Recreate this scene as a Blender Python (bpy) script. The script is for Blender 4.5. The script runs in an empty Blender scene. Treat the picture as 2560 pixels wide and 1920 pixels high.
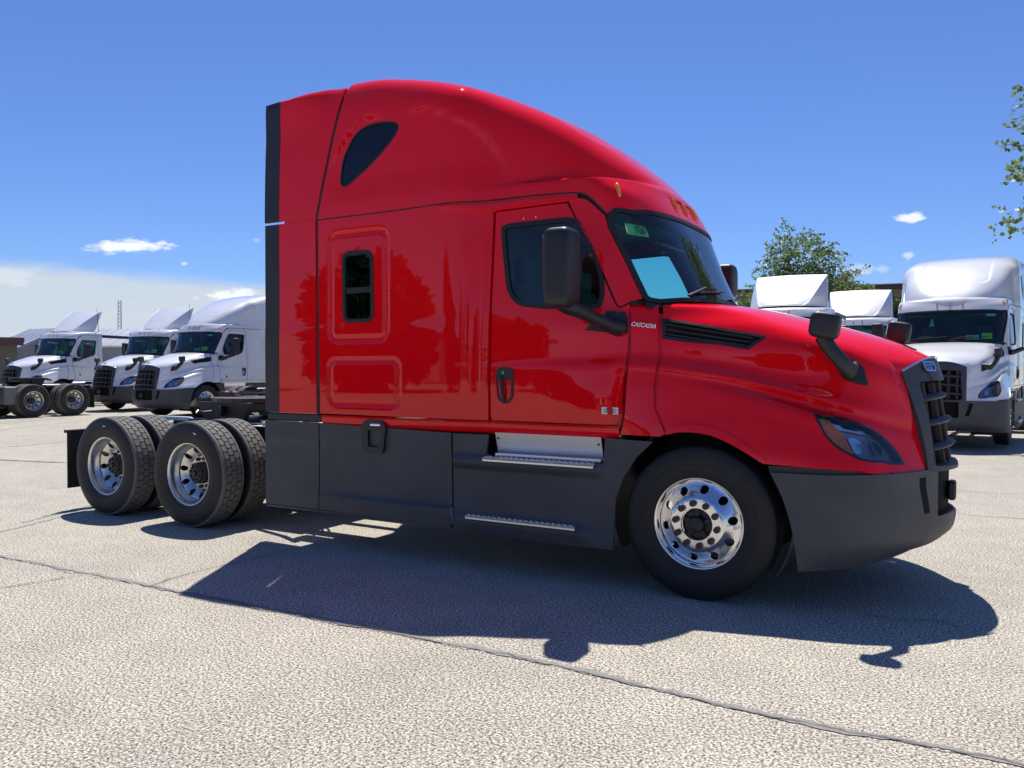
import bpy, bmesh, math, random
import numpy as np
from mathutils import Vector, Matrix
from mathutils.geometry import delaunay_2d_cdt
random.seed(7); np.random.seed(7)
R_=math.radians
SC=bpy.context.scene
# ---------------------------------------------------------------- camera
cam_d=bpy.data.cameras.new('camera'); cam=bpy.data.objects.new('camera',cam_d); SC.collection.objects.link(cam); SC.camera=cam
def _camrot(yaw,pitch,roll):
    cy,sy=math.cos(yaw),math.sin(yaw)
    f=Vector((sy*math.cos(pitch),cy*math.cos(pitch),math.sin(pitch))); r=Vector((cy,-sy,0)); u=r.cross(f)
    c,s=math.cos(roll),math.sin(roll); return c*r+s*u,-s*r+c*u,f
_r,_u,_f=_camrot(-.5274,-.0191,.0017)
cam.matrix_world=Matrix(((_r.x,_u.x,-_f.x,1.6695),(_r.y,_u.y,-_f.y,-6.501),(_r.z,_u.z,-_f.z,1.5658),(0,0,0,1)))
cam_d.sensor_width=36; cam_d.lens=2036.4/2560*36; cam_d.clip_start=.05; cam_d.clip_end=5000
SC.render.resolution_x=1024; SC.render.resolution_y=768
# ---------------------------------------------------------------- sun and sky
SUN_DIR=Vector((-.228,.42,1.0)).normalized()          # towards the sun
sun_d=bpy.data.lights.new('sun','SUN'); sun_d.energy=4.7; sun_d.angle=R_(.55); sun_d.color=(1,.95,.87)
sun=bpy.data.objects.new('sun',sun_d); SC.collection.objects.link(sun)
sun.rotation_euler=SUN_DIR.to_track_quat('Z','Y').to_euler()
world=bpy.data.worlds.new('World'); SC.world=world; world.use_nodes=True
def _world():
    nt=world.node_tree; N=nt.nodes; L=nt.links; N.clear()
    def nd(t,**k):
        n=N.new(t)
        for a,b in k.items(): setattr(n,a,b)
        return n
    def m(op,a,b=None,c=None,clamp=False):
        n=nd('ShaderNodeMath',operation=op,use_clamp=clamp)
        for i,v in enumerate((a,b,c)):
            if v is None: continue
            if isinstance(v,(int,float)): n.inputs[i].default_value=v
            else: L.new(v,n.inputs[i])
        return n.outputs[0]
    def dot(v,w):
        n=nd('ShaderNodeVectorMath',operation='DOT_PRODUCT'); L.new(v,n.inputs[0]); n.inputs[1].default_value=w; return n.outputs['Value']
    def ss(v,a,b,o0=0.,o1=1.):
        n=nd('ShaderNodeMapRange',interpolation_type='SMOOTHSTEP'); L.new(v,n.inputs[0])
        for i,x in enumerate((a,b,o0,o1)): n.inputs[i+1].default_value=x
        return n.outputs[0]
    sky=nd('ShaderNodeTexSky',sky_type='NISHITA',sun_disc=False); sky.sun_elevation=math.asin(SUN_DIR.z)
    sky.sun_rotation=math.atan2(SUN_DIR.x,SUN_DIR.y); sky.altitude=300; sky.air_density=1.0; sky.dust_density=.1; sky.ozone_density=2.5
    tc=nd('ShaderNodeTexCoord'); g=tc.outputs['Generated']
    def ray(u,v):
        d=_r*((u-1280)/2036.4)+_u*(-(v-960)/2036.4)+_f; return d.normalized()
    nz=nd('ShaderNodeTexNoise'); nz.inputs['Scale'].default_value=26; nz.inputs['Detail'].default_value=7; nz.inputs['Roughness'].default_value=.62
    mp=nd('ShaderNodeMapping'); mp.inputs['Scale'].default_value=(1,1,2.6); L.new(g,mp.inputs[0]); L.new(mp.outputs[0],nz.inputs[0]); nn=m('SUBTRACT',nz.outputs[0],.5)
    nz2=nd('ShaderNodeTexNoise'); nz2.inputs['Scale'].default_value=90; nz2.inputs['Detail'].default_value=5; L.new(mp.outputs[0],nz2.inputs[0]); nn2=m('SUBTRACT',nz2.outputs[0],.5)
    mask=None
    # (u, v, half width px, half height px, strength)
    for (u,v,a,b,st,wob) in ((315,616,76,13,1.0,1.2),(2277,545,24,10,.95,1.3),(2272,640,13,9,.5,1.4),(2150,672,30,10,.4,1.6),(2205,672,14,8,.3,1.5),(575,738,66,15,1.0,1.2),(20,690,60,18,.25,1.2),(461,658,8,5,.5,1.),(640,600,12,6,.25,1.)):
        c=ray(u,v); t=_r-c*_r.dot(c); t.normalize(); w=c.cross(t)
        d1=m('MULTIPLY',dot(g,t),2036.4/a); d2=m('MULTIPLY',dot(g,w),2036.4/b)
        q=m('SQRT',m('ADD',m('MULTIPLY',d1,d1),m('MULTIPLY',d2,d2)))
        q=m('ADD',q,m('ADD',m('MULTIPLY',nn,wob*2),m('MULTIPLY',nn2,wob*1.2)))
        k=m('MULTIPLY',ss(q,1.25,.35),st); k=m('MULTIPLY',k,m('GREATER_THAN',dot(g,c),.5))
        mask=k if mask is None else m('MAXIMUM',mask,k)
    # high haze bank low over the left of the view
    a=ray(0,665); b=ray(640,722); n=a.cross(b).normalized()
    if n.z<0: n=-n
    e=m('ADD',dot(g,n),m('MULTIPLY',nn,.012)); left=ray(-300,800); left.z=0; left.normalize()
    bank=m('MULTIPLY',ss(e,.012,-.008),ss(dot(g,left),.55,.86)); bank=m('MULTIPLY',bank,.95)
    streak=nd('ShaderNodeTexNoise'); streak.inputs['Scale'].default_value=7; streak.inputs['Detail'].default_value=6
    mp2=nd('ShaderNodeMapping'); mp2.inputs['Scale'].default_value=(1,1,9); L.new(g,mp2.inputs[0]); L.new(mp2.outputs[0],streak.inputs[0])
    bank=m('MULTIPLY',bank,ss(streak.outputs[0],.25,.7,.85,1.0))
    hue=nd('ShaderNodeMix',data_type='RGBA',blend_type='MULTIPLY'); hue.inputs[0].default_value=1; L.new(sky.outputs[0],hue.inputs[6]); hue.inputs[7].default_value=(.50,.645,.985,1)
    m1=nd('ShaderNodeMix',data_type='RGBA'); L.new(bank,m1.inputs[0]); L.new(hue.outputs[2],m1.inputs[6]); m1.inputs[7].default_value=(5.1,5.65,6.1,1)
    m2=nd('ShaderNodeMix',data_type='RGBA'); L.new(mask,m2.inputs[0]); L.new(m1.outputs[2],m2.inputs[6]); m2.inputs[7].default_value=(7.6,7.9,8.4,1)
    bg=nd('ShaderNodeBackground'); bg.inputs[1].default_value=.1; L.new(m2.outputs[2],bg.inputs[0])
    out=nd('ShaderNodeOutputWorld'); L.new(bg.outputs[0],out.inputs[0])
_world()
vs=SC.view_settings; vs.view_transform='Standard'; vs.look='None'; vs.exposure=0.35; vs.gamma=1; vs.use_curve_mapping=False
SC.render.film_transparent=False
SC.cycles.max_bounces=8; SC.cycles.transparent_max_bounces=16
# ---------------------------------------------------------------- numeric core
W2,H2=2560,1920
CAMV=np.array([1.6695,-6.501,1.5658,-.5274,-.0191,.0017,2036.4])
def camrot(yaw,pitch,roll):
    cy,sy=np.cos(yaw),np.sin(yaw); f=np.array([sy*np.cos(pitch),cy*np.cos(pitch),np.sin(pitch)])
    r=np.array([cy,-sy,0]); u=np.cross(r,f); c,s=np.cos(roll),np.sin(roll)
    return np.array([c*r+s*u,-s*r+c*u,f])
CM=camrot(*CAMV[3:6])
Rg={'A':(600,160),'B':(1160,160),'C':(600,600),'D':(1160,480),'E':(1800,600),'F':(1160,900),'G':(0,680),'H':(120,920),'I':(600,980),'J':(1520,1060),'K':(1900,960)}
def px(t,pts):
    pts=np.asarray(pts,float).reshape(-1,2)
    if t=='P': return pts
    if t=='N': return np.array([1500,740])+pts*(400/2212)
    if t=='Q': return np.array([2200,880])+pts*(220/912)
    return np.array(Rg[t])+.28933*pts
def rays(p):
    return np.stack([(p[:,0]-W2/2)/CAMV[6],-(p[:,1]-H2/2)/CAMV[6],np.ones(len(p))],1)@CM
def atY(t,pts,y):
    d=rays(px(t,pts)); s=(y-CAMV[1])/d[:,1]; return CAMV[:3]+s[:,None]*d
def atX(t,pts,x):
    d=rays(px(t,pts)); s=(x-CAMV[0])/d[:,0]; return CAMV[:3]+s[:,None]*d
def atZ(t,pts,z=0):
    d=rays(px(t,pts)); s=(z-CAMV[2])/d[:,2]; return CAMV[:3]+s[:,None]*d
def ev(F,P): return F(P[...,0],P[...,1],P[...,2])
def march(F,O,D,t0,t1,n):
    """first sign change of F from + to - along O+tD; returns points (nearest approach where missed)"""
    ts=np.linspace(t0,t1,n); N=len(O)
    lo=np.full(N,np.nan); best=np.full(N,1e9); tb=np.zeros(N); prev=None
    for t in ts:
        f=ev(F,O+t*D)
        b=f<best; m=np.isnan(lo); u=b&m; best[u]=f[u]; tb[u]=t
        hit=m&(f<0); lo[hit]=t
    step=(t1-t0)/(n-1); miss=np.isnan(lo)
    hi=np.where(miss,tb,lo); l=np.where(miss,tb,hi-step)
    for _ in range(22):
        mid=(l+hi)/2; f=ev(F,O+mid[:,None]*D); neg=f<0; hi=np.where(neg,mid,hi); l=np.where(neg,l,mid)
    return O+hi[:,None]*D, miss
def hit(F,t,pts):
    p=px(t,pts); d=rays(p); d/=np.linalg.norm(d,axis=1)[:,None]
    O=np.repeat(CAMV[None,:3],len(p),0)
    P,miss=march(F,O,d,3.0,11.,400)
    return P
def grad(F,P,h=.006):
    g=np.zeros_like(P)
    for i in range(3):
        e=np.zeros(3); e[i]=h; g[...,i]=ev(F,P+e)-ev(F,P-e)
    return g/np.maximum(np.linalg.norm(g,axis=-1,keepdims=True),1e-9)
def smax(a,b,k):
    h=np.maximum(k-np.abs(a-b),0)/k; return np.maximum(a,b)+h**3*k/6
def smin(a,b,k): return -smax(-a,-b,k)
def sstep(x,a,b):
    t=np.clip((x-a)/(b-a),0,1); return t*t*(3-2*t)
def pchip(xs,ys):
    xs=np.array(xs,float); ys=np.array(ys,float); h=np.diff(xs); d=np.diff(ys,axis=0)/h.reshape(-1,*([1]*(ys.ndim-1)))
    m=np.zeros_like(ys); m[0]=d[0]; m[-1]=d[-1]
    for i in range(1,len(xs)-1):
        w1,w2=2*h[i]+h[i-1],h[i]+2*h[i-1]
        s=d[i-1]*d[i]>0
        with np.errstate(divide='ignore',invalid='ignore'): v=(w1+w2)/(w1/d[i-1]+w2/d[i])
        m[i]=np.where(s,v,0)
    def f(x):
        x=np.clip(np.asarray(x,float),xs[0],xs[-1]); i=np.clip(np.searchsorted(xs,x)-1,0,len(xs)-2)
        t=(x-xs[i])/h[i]; ex=(...,)+(None,)*(ys.ndim-1); t=t[ex]; hh=h[i][ex]
        return ys[i]*(1+2*t)*(1-t)**2+m[i]*hh*t*(1-t)**2+ys[i+1]*t*t*(3-2*t)+m[i+1]*hh*t*t*(t-1)
    return f
def cr(t): return (-.5*t+t*t-.5*t**3, 1-2.5*t*t+1.5*t**3, .5*t+2*t*t-1.5*t**3, -.5*t*t+.5*t**3)
def blur(a,s,axis):
    n=int(3*s)+1; k=np.exp(-.5*(np.arange(-n,n+1)/s)**2); k/=k.sum()
    pad=[(0,0)]*a.ndim; pad[axis]=(n,n); a2=np.pad(a,pad,'reflect',reflect_type='odd')
    return np.apply_along_axis(lambda v:np.convolve(v,k,'valid'),axis,a2)
class Tab1:
    def __init__(s,xs,ys,sig=.03,st=.01):
        s.x0=xs[0]; s.st=st; g=np.arange(xs[0],xs[-1]+st,st); v=pchip(xs,ys)(g)
        s.v=blur(v,sig/st,0) if sig>0 else v; s.n=len(g)
    def __call__(s,x):
        q=np.clip((np.asarray(x,float)-s.x0)/s.st,1,s.n-3.001); i=q.astype(int); w=cr(q-i)
        return sum(w[k]*s.v[i+k-1] for k in range(4))
class Tab2:
    def __init__(s,xs,zs,vals,sx=.04,sz=.03,st=.02):
        s.x0,s.z0,s.st=xs[0],zs[0],st
        gx=np.arange(xs[0],xs[-1]+st,st); gz=np.arange(zs[0],zs[-1]+st,st)
        v=np.array(vals,float)                     # [ix][iz]
        a=pchip(xs,v)(gx)                          # gx, iz
        b=pchip(zs,a.T)(gz).T                      # gx, gz
        s.v=blur(blur(b,sx/st,0),sz/st,1); s.nx,s.nz=s.v.shape
    def __call__(s,x,z):
        x,z=np.broadcast_arrays(np.asarray(x,float),np.asarray(z,float))
        p=np.clip((x-s.x0)/s.st,1,s.nx-3.001); q=np.clip((z-s.z0)/s.st,1,s.nz-3.001)
        i=p.astype(int); j=q.astype(int); wi=cr(p-i); wj=cr(q-j); r=0
        for a in range(4):
            for b in range(4): r=r+wi[a]*wj[b]*s.v[i+a-1,j+b-1]
        return r
def rrect(x,z,cx,cz,hx,hz,r):
    qx=np.abs(x-cx)-hx+r; qz=np.abs(z-cz)-hz+r
    return np.hypot(np.maximum(qx,0),np.maximum(qz,0))+np.minimum(np.maximum(qx,qz),0)-r
# ---- side wall half width of the whole tractor, columns x, rows z
_zs=[.80,1.00,1.15,1.24,1.30,1.35,1.40,1.43,1.46,1.475,1.52,1.56,1.61,1.70,1.85,2.0,2.35,2.70,2.9,3.2,3.7,4.15]
_xs=[-4.2,-2.05,-1.72,-1.2,-.7,-.4,0,.4,.75,1.0,1.2,1.36,1.6]
_t={-4.2:[1.16,1.17,1.20]+[1.20]*12+[1.195,1.195,1.195,1.195,1.19,1.17,1.12],
 -1.72:[1.15,1.155]+[1.175]*7+[1.174,1.173,1.172,1.171,1.17,1.165,1.16,1.135,1.11,1.10,1.08,1.05,1.0],
 -1.2:[1.15,1.155,1.175,1.177,1.178,1.178,1.178,1.178,1.178,1.178,1.177,1.173,1.161,1.158,1.155,1.145,1.11,1.075,1.06,1.04,1.0,.95],
 -.7:[1.16,1.165,1.175,1.175,1.172,1.168,1.163,1.159,1.156,1.154,1.150,1.138,1.113,1.107,1.10,1.085,1.06,1.03,1.02,1.0,.95,.9],
 -.4:[1.17,1.175,1.168,1.157,1.148,1.140,1.130,1.122,1.116,1.111,1.110,1.092,1.060,1.048,1.03,.985,.98,.97,.97,.95,.9,.85],
 0:[1.18,1.172,1.148,1.118,1.098,1.083,1.068,1.057,1.040,1.038,1.036,.996,.964,.959,.905,.80,.8,.8,.8,.8,.8,.8],
 .4:[1.185,1.17,1.125,1.097,1.075,1.060,1.044,1.026,.979,.975,.974,.925,.900,.896,.825,.70,.7,.7,.7,.7,.7,.7],
 .75:[1.175,1.14,1.09,1.06,1.043,1.032,1.018,.998,.906,.900,.898,.850,.818,.806,.715,.62,.6,.6,.6,.6,.6,.6],
 1.0:[1.08,1.035,.985,.950,.925,.908,.888,.868,.805,.793,.785,.745,.711,.66,.60,.56,.5,.5,.5,.5,.5,.5],
 1.2:[.87,.80,.73,.69,.665,.645,.628,.612,.590,.580,.570,.535,.50,.45,.42,.40,.4,.4,.4,.4,.4,.4],
 1.36:[.54,.50,.46,.44,.43,.42,.41,.40,.395,.39,.39,.38,.37,.36,.33,.32,.3,.3,.3,.3,.3,.3],
 1.6:[.30,.25,.22]+[.2]*19}
_crz=Tab1([-4.2,-1.0,-.4,-.28,.12,.4,.71,1.0,1.25,1.6],[1.45,1.48,1.515,1.505,1.45,1.385,1.30,1.21,1.13,1.05],.05)
_t[-2.05]=_t[-4.2]
YS1=Tab2(_xs,_zs,[_t[k] for k in _xs],.035,.0075,.01)
def YS0(x,z):
    c=_crz(x); sh=1.45-c; d=z-c                 # the crease line runs downhill towards the nose
    return YS1(x,z+sh*np.where(d>0,1-sstep(d,.0,.50),1-sstep(-d,.0,.42)))
def YS(x,z):
    y=YS0(x,z)
    # pressed frames on the sleeper side
    for (cx,cz,hx,hz,r) in ((-2.93,2.26,.34,.483,.11),(-2.872,1.448,.408,.218,.11)):
        d=rrect(x,z,cx,cz,hx,hz,r)
        y=y-.011*(1-sstep(np.abs(d+.035),.012,.034))
    # upright flutes ahead of the sleeper
    for fx in (-1.85,-1.70):
        y=y+.011*np.exp(-((x-fx)/.024)**2)*sstep(z,1.3,1.5)*(1-sstep(z,2.3,2.65))
    # roof bulge round the upper window
    ax=(x+2.62)/np.where(x<-2.62,.73,1.09); az=(z-2.95)/.76
    rr=np.sqrt(ax*ax+az*az)
    y=y-.016*(1-sstep(rr,.93,1.03))*sstep(z,2.95,3.2)*sstep(x,-3.35,-3.15)
    return y
_front_c=Tab1([1.9,2.07,2.40,2.74,2.90,2.98,3.1],[-.03,-.115,-.275,-.42,-.505,-.545,-.66],.02)
_front_q=Tab1([1.9,2.07,2.40,2.70,2.85,2.98,3.1],[.37,.37,.31,.235,.20,.30,.36],.03)
def Xf(y,z): return _front_c(z)-_front_q(z)*(np.minimum(np.abs(y),1.3)/1.03)**3.4
_roof_c=Tab1([-4.4,-3.6,-3.3,-2.9,-2.6,-2.14,-1.66,-1.2,-.80,-.62,-.3],[4.03,4.09,4.125,4.11,4.065,3.965,3.785,3.55,3.235,3.07,2.66],.06)
_roof_k=Tab1([-4.4,-3.0,-2.0,-1.2,-.8,-.3],[.05,.05,.09,.17,.22,.25],.05)
def Zr(x,y):
    d=rrect(x,np.abs(y),-1.83,0,.90,.70,.24)
    return _roof_c(x)-_roof_k(x)*(np.minimum(np.abs(y),1.3)/1.1)**2.4-.012*(1-sstep(d,-.045,.0))*(1-sstep(-x,1.9,2.5))
_dome_y=Tab1([-4.4,-1.9,-1.6,-1.3,-1.05,-.85,-.70,-.5],[0,0,.01,.055,.13,.22,.34,.6],.05)
def F_low(x,y,z):
    a=np.abs(y)-YS(x,z); b=(x-Xf(y,z))*.85
    return smax(smax(a,b,.13),z-2.990,.045)
def F_dome(x,y,z):
    a=np.abs(y)-(YS(x,z)-_dome_y(x)); b=(z-Zr(x,y))*.85
    f=smax(a,b,.38)
    return smax(f,2.93-z-3*(1-sstep(x,-1.2,-.8)),.02)
def F_cab(x,y,z): return smin(F_low(x,y,z),F_dome(x,y,z),.045*sstep(x,-1.7,-1.1)+.004)
def F_side(x,y,z): return np.abs(y)-YS(x,z)
def F_day(x,y,z):
    a=np.abs(y)-YS(x,z); b=(x-Xf(y,z))*.85
    zt=2.985+.045*sstep(x,-.7,-1.3)-.02*(y/1.0)**2
    return smax(smax(a,b,.13),z-zt,.10)
# hood
_hood_c=Tab1([-.7,-.15,.2,.5,.72,1.13,1.32,1.5,1.7],[2.10,2.07,2.02,1.945,1.885,1.75,1.655,1.53,1.35],.05)
_hood_k=Tab1([-.7,0,.35,.79,1.0,1.18,1.7],[.05,.055,.085,.10,.115,.15,.2],.05)
_hood_y=Tab1([-.7,-.34,.04,.35,.79,1.0,1.18,1.7],[.95,.9,.8,.75,.68,.6,.5,.4],.05)
def Zh(x,y): return _hood_c(x)-_hood_k(x)*(np.minimum(np.abs(y),1.2)/_hood_y(x))**2.4
_gr_c=Tab1([.5,.94,1.38,1.55,1.70,2.1],[1.52,1.49,1.42,1.37,1.32,1.2],.03)
_gr_q=Tab1([.5,.88,1.15,1.55,2.1],[.15,.15,.16,.20,.2],.03)
def Xg(y,z): return _gr_c(z)-_gr_q(z)*(np.minimum(np.abs(y),.53)/.5)**2.2
def F_hood(x,y,z):
    a=np.abs(y)-YS0(x,z); b=z-Zh(x,y)
    f=smax(a,b,.10)
    return f
def F_hoodg(x,y,z): return smax(F_hood(x,y,z),x-Xg(y,z),.03)
# ---- domains
class Fan:      # (x, angle) about a spine line along x
    def __init__(s,F,zc=2.3,R=1.2,rmax=2.3): s.F,s.zc,s.R,s.rm=F,zc,R,rmax
    def inv(s,P): return np.stack([P[:,0],np.arctan2(P[:,2]-s.zc,np.abs(P[:,1]))*s.R],1)
    def fwd(s,q):
        th=q[:,1]/s.R; O=np.stack([q[:,0],0*th,0*th+s.zc],1); D=np.stack([0*th,-np.cos(th),np.sin(th)],1)
        P,_=march(s.F,O+s.rm*D,-D,0,s.rm,180); return P
class VFan:     # (angle, z) about an upright axis
    def __init__(s,F,xc,R=1.2,rmax=2.2): s.F,s.xc,s.R,s.rm=F,xc,R,rmax
    def inv(s,P): return np.stack([-np.arctan2(np.abs(P[:,1]),P[:,0]-s.xc)*s.R,P[:,2]],1)
    def fwd(s,q):
        th=-q[:,0]/s.R; O=np.stack([0*th+s.xc,0*th,q[:,1]],1); D=np.stack([np.cos(th),-np.sin(th),0*th],1)
        P,_=march(s.F,O+s.rm*D,-D,0,s.rm,180); return P
class DY:       # (x,z), looking along +y from the right-hand side
    def __init__(s,F): s.F=F
    def inv(s,P): return P[:,[0,2]].copy()
    def fwd(s,q):
        O=np.stack([q[:,0],0*q[:,0]-1.45,q[:,1]],1); D=np.tile([0,1.,0],(len(q),1))
        P,_=march(s.F,O,D,0,1.4,140); return P
class DX:       # (y,z), looking back from the front
    def __init__(s,F,x0=1.8,L=2.4): s.F,s.x0,s.L=F,x0,L
    def inv(s,P): return P[:,[1,2]].copy()
    def fwd(s,q):
        O=np.stack([0*q[:,0]+s.x0,q[:,0],q[:,1]],1); D=np.tile([-1.,0,0],(len(q),1))
        P,_=march(s.F,O,D,0,s.L,200); return P
def inpoly(p,poly):
    x,y=p[:,0],p[:,1]; c=np.zeros(len(p),bool); n=len(poly)
    for i in range(n):
        x1,y1=poly[i]; x2,y2=poly[(i+1)%n]
        if y1==y2: continue
        m=(y1>y)!=(y2>y); c^=m&(x<(x2-x1)*(y-y1)/(y2-y1)+x1)
    return c
def segdist(p,poly):
    d=np.full(len(p),1e9)
    for i in range(len(poly)):
        a=poly[i]; b=poly[(i+1)%len(poly)]; ab=b-a; L=ab@ab
        t=np.clip(((p-a)@ab)/max(L,1e-12),0,1); d=np.minimum(d,np.linalg.norm(p-a-t[:,None]*ab,axis=1))
    return d
def dedup(poly,e=1e-4):
    k=[0]
    for i in range(1,len(poly)):
        if np.linalg.norm(poly[i]-poly[k[-1]])>e: k.append(i)
    if len(k)>1 and np.linalg.norm(poly[k[-1]]-poly[0])<=e: k.pop()
    return poly[k]
def resamp(poly,sp,closed=True):
    out=[]; n=len(poly)
    for i in range(n if closed else n-1):
        a=poly[i]; b=poly[(i+1)%n]; m=max(1,int(np.ceil(np.linalg.norm(b-a)/sp)))
        for j in range(m): out.append(a+(b-a)*j/m)
    if not closed: out.append(poly[-1])
    return np.array(out)
def area(p): x,y=p[:,0],p[:,1]; return .5*np.sum(x*np.roll(y,-1)-y*np.roll(x,-1))
def rnd(poly,r,n=5):
    """round the corners of a polygon; r scalar or per-vertex"""
    poly=np.asarray(poly,float); N=len(poly); r=np.broadcast_to(r,N); out=[]
    for i in range(N):
        a,b,c=poly[i-1],poly[i],poly[(i+1)%N]; u=a-b; v=c-b; lu=np.linalg.norm(u)+1e-12; lv=np.linalg.norm(v)+1e-12; u=u/lu; v=v/lv
        d=min(r[i],.49*lu,.49*lv)
        if d<1e-5: out.append(b); continue
        for t in np.linspace(0,1,n): out.append((1-t)**2*(b+u*d)+2*t*(1-t)*b+t*t*(b+v*d))
    return np.array(out)
def smoothc(pts,n=6,closed=False):
    pts=np.asarray(pts,float); N=len(pts); out=[]
    for i in range(N if closed else N-1):
        g=lambda k: pts[k%N] if closed else pts[min(max(k,0),N-1)]
        p0,p1,p2,p3=g(i-1),g(i),g(i+1),g(i+2)
        for j in range(n):
            w=cr(j/n); out.append(w[0]*p0+w[1]*p1+w[2]*p2+w[3]*p3)
    if not closed: out.append(pts[-1])
    return np.array(out)
def offs(poly,g):
    """move a closed polygon inwards by g (outwards if negative)"""
    if g==0: return poly
    s=1 if area(poly)>0 else -1; e=np.roll(poly,-1,0)-poly; e/=np.maximum(np.linalg.norm(e,axis=1)[:,None],1e-9)
    nrm=np.stack([-e[:,1],e[:,0]],1)*s; a=np.roll(nrm,1,0); m=a+nrm; L=np.maximum((m*m).sum(1),.6)
    return poly+m*(2*g/L)[:,None]
# ---------------------------------------------------------------- materials
MAT={}
def mat(name,col,rough=.5,metal=0,coat=0,coatr=.03,spec=.5,fn=None,**kw):
    m=bpy.data.materials.new(name); m.use_nodes=True; nt=m.node_tree; b=nt.nodes['Principled BSDF']
    b.inputs['Base Color'].default_value=(*col,1); b.inputs['Roughness'].default_value=rough; b.inputs['Metallic'].default_value=metal
    b.inputs['Coat Weight'].default_value=coat; b.inputs['Coat Roughness'].default_value=coatr; b.inputs['Specular IOR Level'].default_value=spec
    for k,v in kw.items(): b.inputs[k.replace('_',' ')].default_value=v
    if fn: fn(nt,b)
    MAT[name]=m; return m
def nz(nt,scale,detail=4,rough=.5,vec=None,sc3=None):
    n=nt.nodes.new('ShaderNodeTexNoise'); n.inputs['Scale'].default_value=scale; n.inputs['Detail'].default_value=detail; n.inputs['Roughness'].default_value=rough
    tc=nt.nodes.new('ShaderNodeTexCoord'); v=tc.outputs['Object']
    if sc3:
        mp=nt.nodes.new('ShaderNodeMapping'); mp.inputs['Scale'].default_value=sc3; nt.links.new(v,mp.inputs[0]); v=mp.outputs[0]
    nt.links.new(v,n.inputs[0]); return n
def ramp(nt,src,stops):
    r=nt.nodes.new('ShaderNodeValToRGB'); e=r.color_ramp.elements
    while len(e)<len(stops): e.new(.5)
    for i,(p,c) in enumerate(stops): e[i].position=p; e[i].color=(*c,1) if len(c)==3 else c
    nt.links.new(src,r.inputs[0]); return r
def bump(nt,b,src,strength=.3,dist=.01,inp='Normal'):
    n=nt.nodes.new('ShaderNodeBump'); n.inputs['Strength'].default_value=strength; n.inputs['Distance'].default_value=dist
    nt.links.new(src,n.inputs['Height']); nt.links.new(n.outputs[0],b.inputs[inp]); return n
def paintfn(col,var=.06):
    def f(nt,b):
        n=nz(nt,2.2,5); r=ramp(nt,n.outputs[0],[(.3,tuple(c*(1-var) for c in col)),(.7,tuple(c*(1+var) for c in col))])
        nt.links.new(r.outputs[0],b.inputs['Base Color'])
        n2=nz(nt,55,2); bump(nt,b,n2.outputs[0],.006,.004,'Coat Normal')       # slight orange peel
        n3=nz(nt,6,6,.7); r3=ramp(nt,n3.outputs[0],[(.35,(.008,)*3),(.8,(.03,)*3)]); nt.links.new(r3.outputs[0],b.inputs['Coat Roughness'])
    return f
RED=mat('red_paint',(.86,.003,.009),.6,0,.85,.03,.0,fn=paintfn((.86,.003,.009),.04))
WHITE=mat('white_paint',(.74,.75,.77),.35,0,1,.03,fn=paintfn((.74,.75,.77),.03))
def plasticfn(c,sc=260,dust=.5):
    def f(nt,b):
        n=nz(nt,sc,3,.7); bump(nt,b,n.outputs[0],.22,.002)
        n2=nz(nt,1.7,6,.65,sc3=(1,1,2)); r=ramp(nt,n2.outputs[0],[(.3,c),(.75,tuple(x*(1+dust)+.004 for x in c))]); nt.links.new(r.outputs[0],b.inputs['Base Color'])
    return f
GREY=mat('dark_grey_plastic',(.045,.047,.053),.55,fn=plasticfn((.045,.047,.053)))
BLACK=mat('black_plastic',(.014,.014,.016),.45,fn=plasticfn((.014,.014,.016),300,.4))
GLOSSB=mat('gloss_black',(.012,.012,.014),.12,0,.6)
RUBBER=mat('rubber_seal',(.012,.012,.013),.6)
def tyrefn(nt,b):
    n=nz(nt,9,6,.7); r=ramp(nt,n.outputs[0],[(.3,(.010,.0098,.0098)),(.62,(.017,.016,.0155)),(.85,(.036,.033,.030))]); nt.links.new(r.outputs[0],b.inputs['Base Color'])
    n2=nz(nt,120,3,.6); bump(nt,b,n2.outputs[0],.15,.002)
TYRE=mat('tyre_rubber',(.022,.021,.021),.62,fn=tyrefn)
def treadfn(nt,b):
    n=nz(nt,24,6,.7); r=ramp(nt,n.outputs[0],[(.25,(.10,.093,.088)),(.8,(.19,.18,.168))]); nt.links.new(r.outputs[0],b.inputs['Base Color'])
    n2=nz(nt,90,3,.6); bump(nt,b,n2.outputs[0],.25,.002)
TREAD=mat('sunlit_dusty_tread',(.06,.055,.05),.8,fn=treadfn)  # dusty rubber; sun on the tread tops is also put into the colour
def alufn(nt,b):
    n=nz(nt,14,5,.6); r=ramp(nt,n.outputs[0],[(.3,(.16,)*3),(.8,(.30,)*3)]); nt.links.new(r.outputs[0],b.inputs['Roughness'])
ALU=mat('polished_aluminium',(.82,.82,.83),.12,1,fn=alufn)
def alufn2(nt,b):
    n=nz(nt,10,6,.65); r=ramp(nt,n.outputs[0],[(.3,(.24,)*3),(.8,(.42,)*3)]); nt.links.new(r.outputs[0],b.inputs['Roughness'])
    r2=ramp(nt,n.outputs[0],[(.3,(.74,.73,.71)),(.8,(.60,.58,.55))]); nt.links.new(r2.outputs[0],b.inputs['Base Color'])
ALUD=mat('dull_aluminium',(.7,.69,.67),.3,1,fn=alufn2)
BRUSH=mat('brushed_aluminium',(.80,.81,.83),.34,1)
MATTEALU=mat('matt_aluminium',(.78,.76,.72),.42,.9)
CHROME=mat('chrome',(.9,.9,.92),.06,1)
def steelfn(nt,b):
    n=nz(nt,12,6,.7); r=ramp(nt,n.outputs[0],[(.3,(.012,.012,.013)),(.6,(.022,.021,.021)),(.85,(.06,.05,.042))]); nt.links.new(r.outputs[0],b.inputs['Base Color'])
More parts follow.
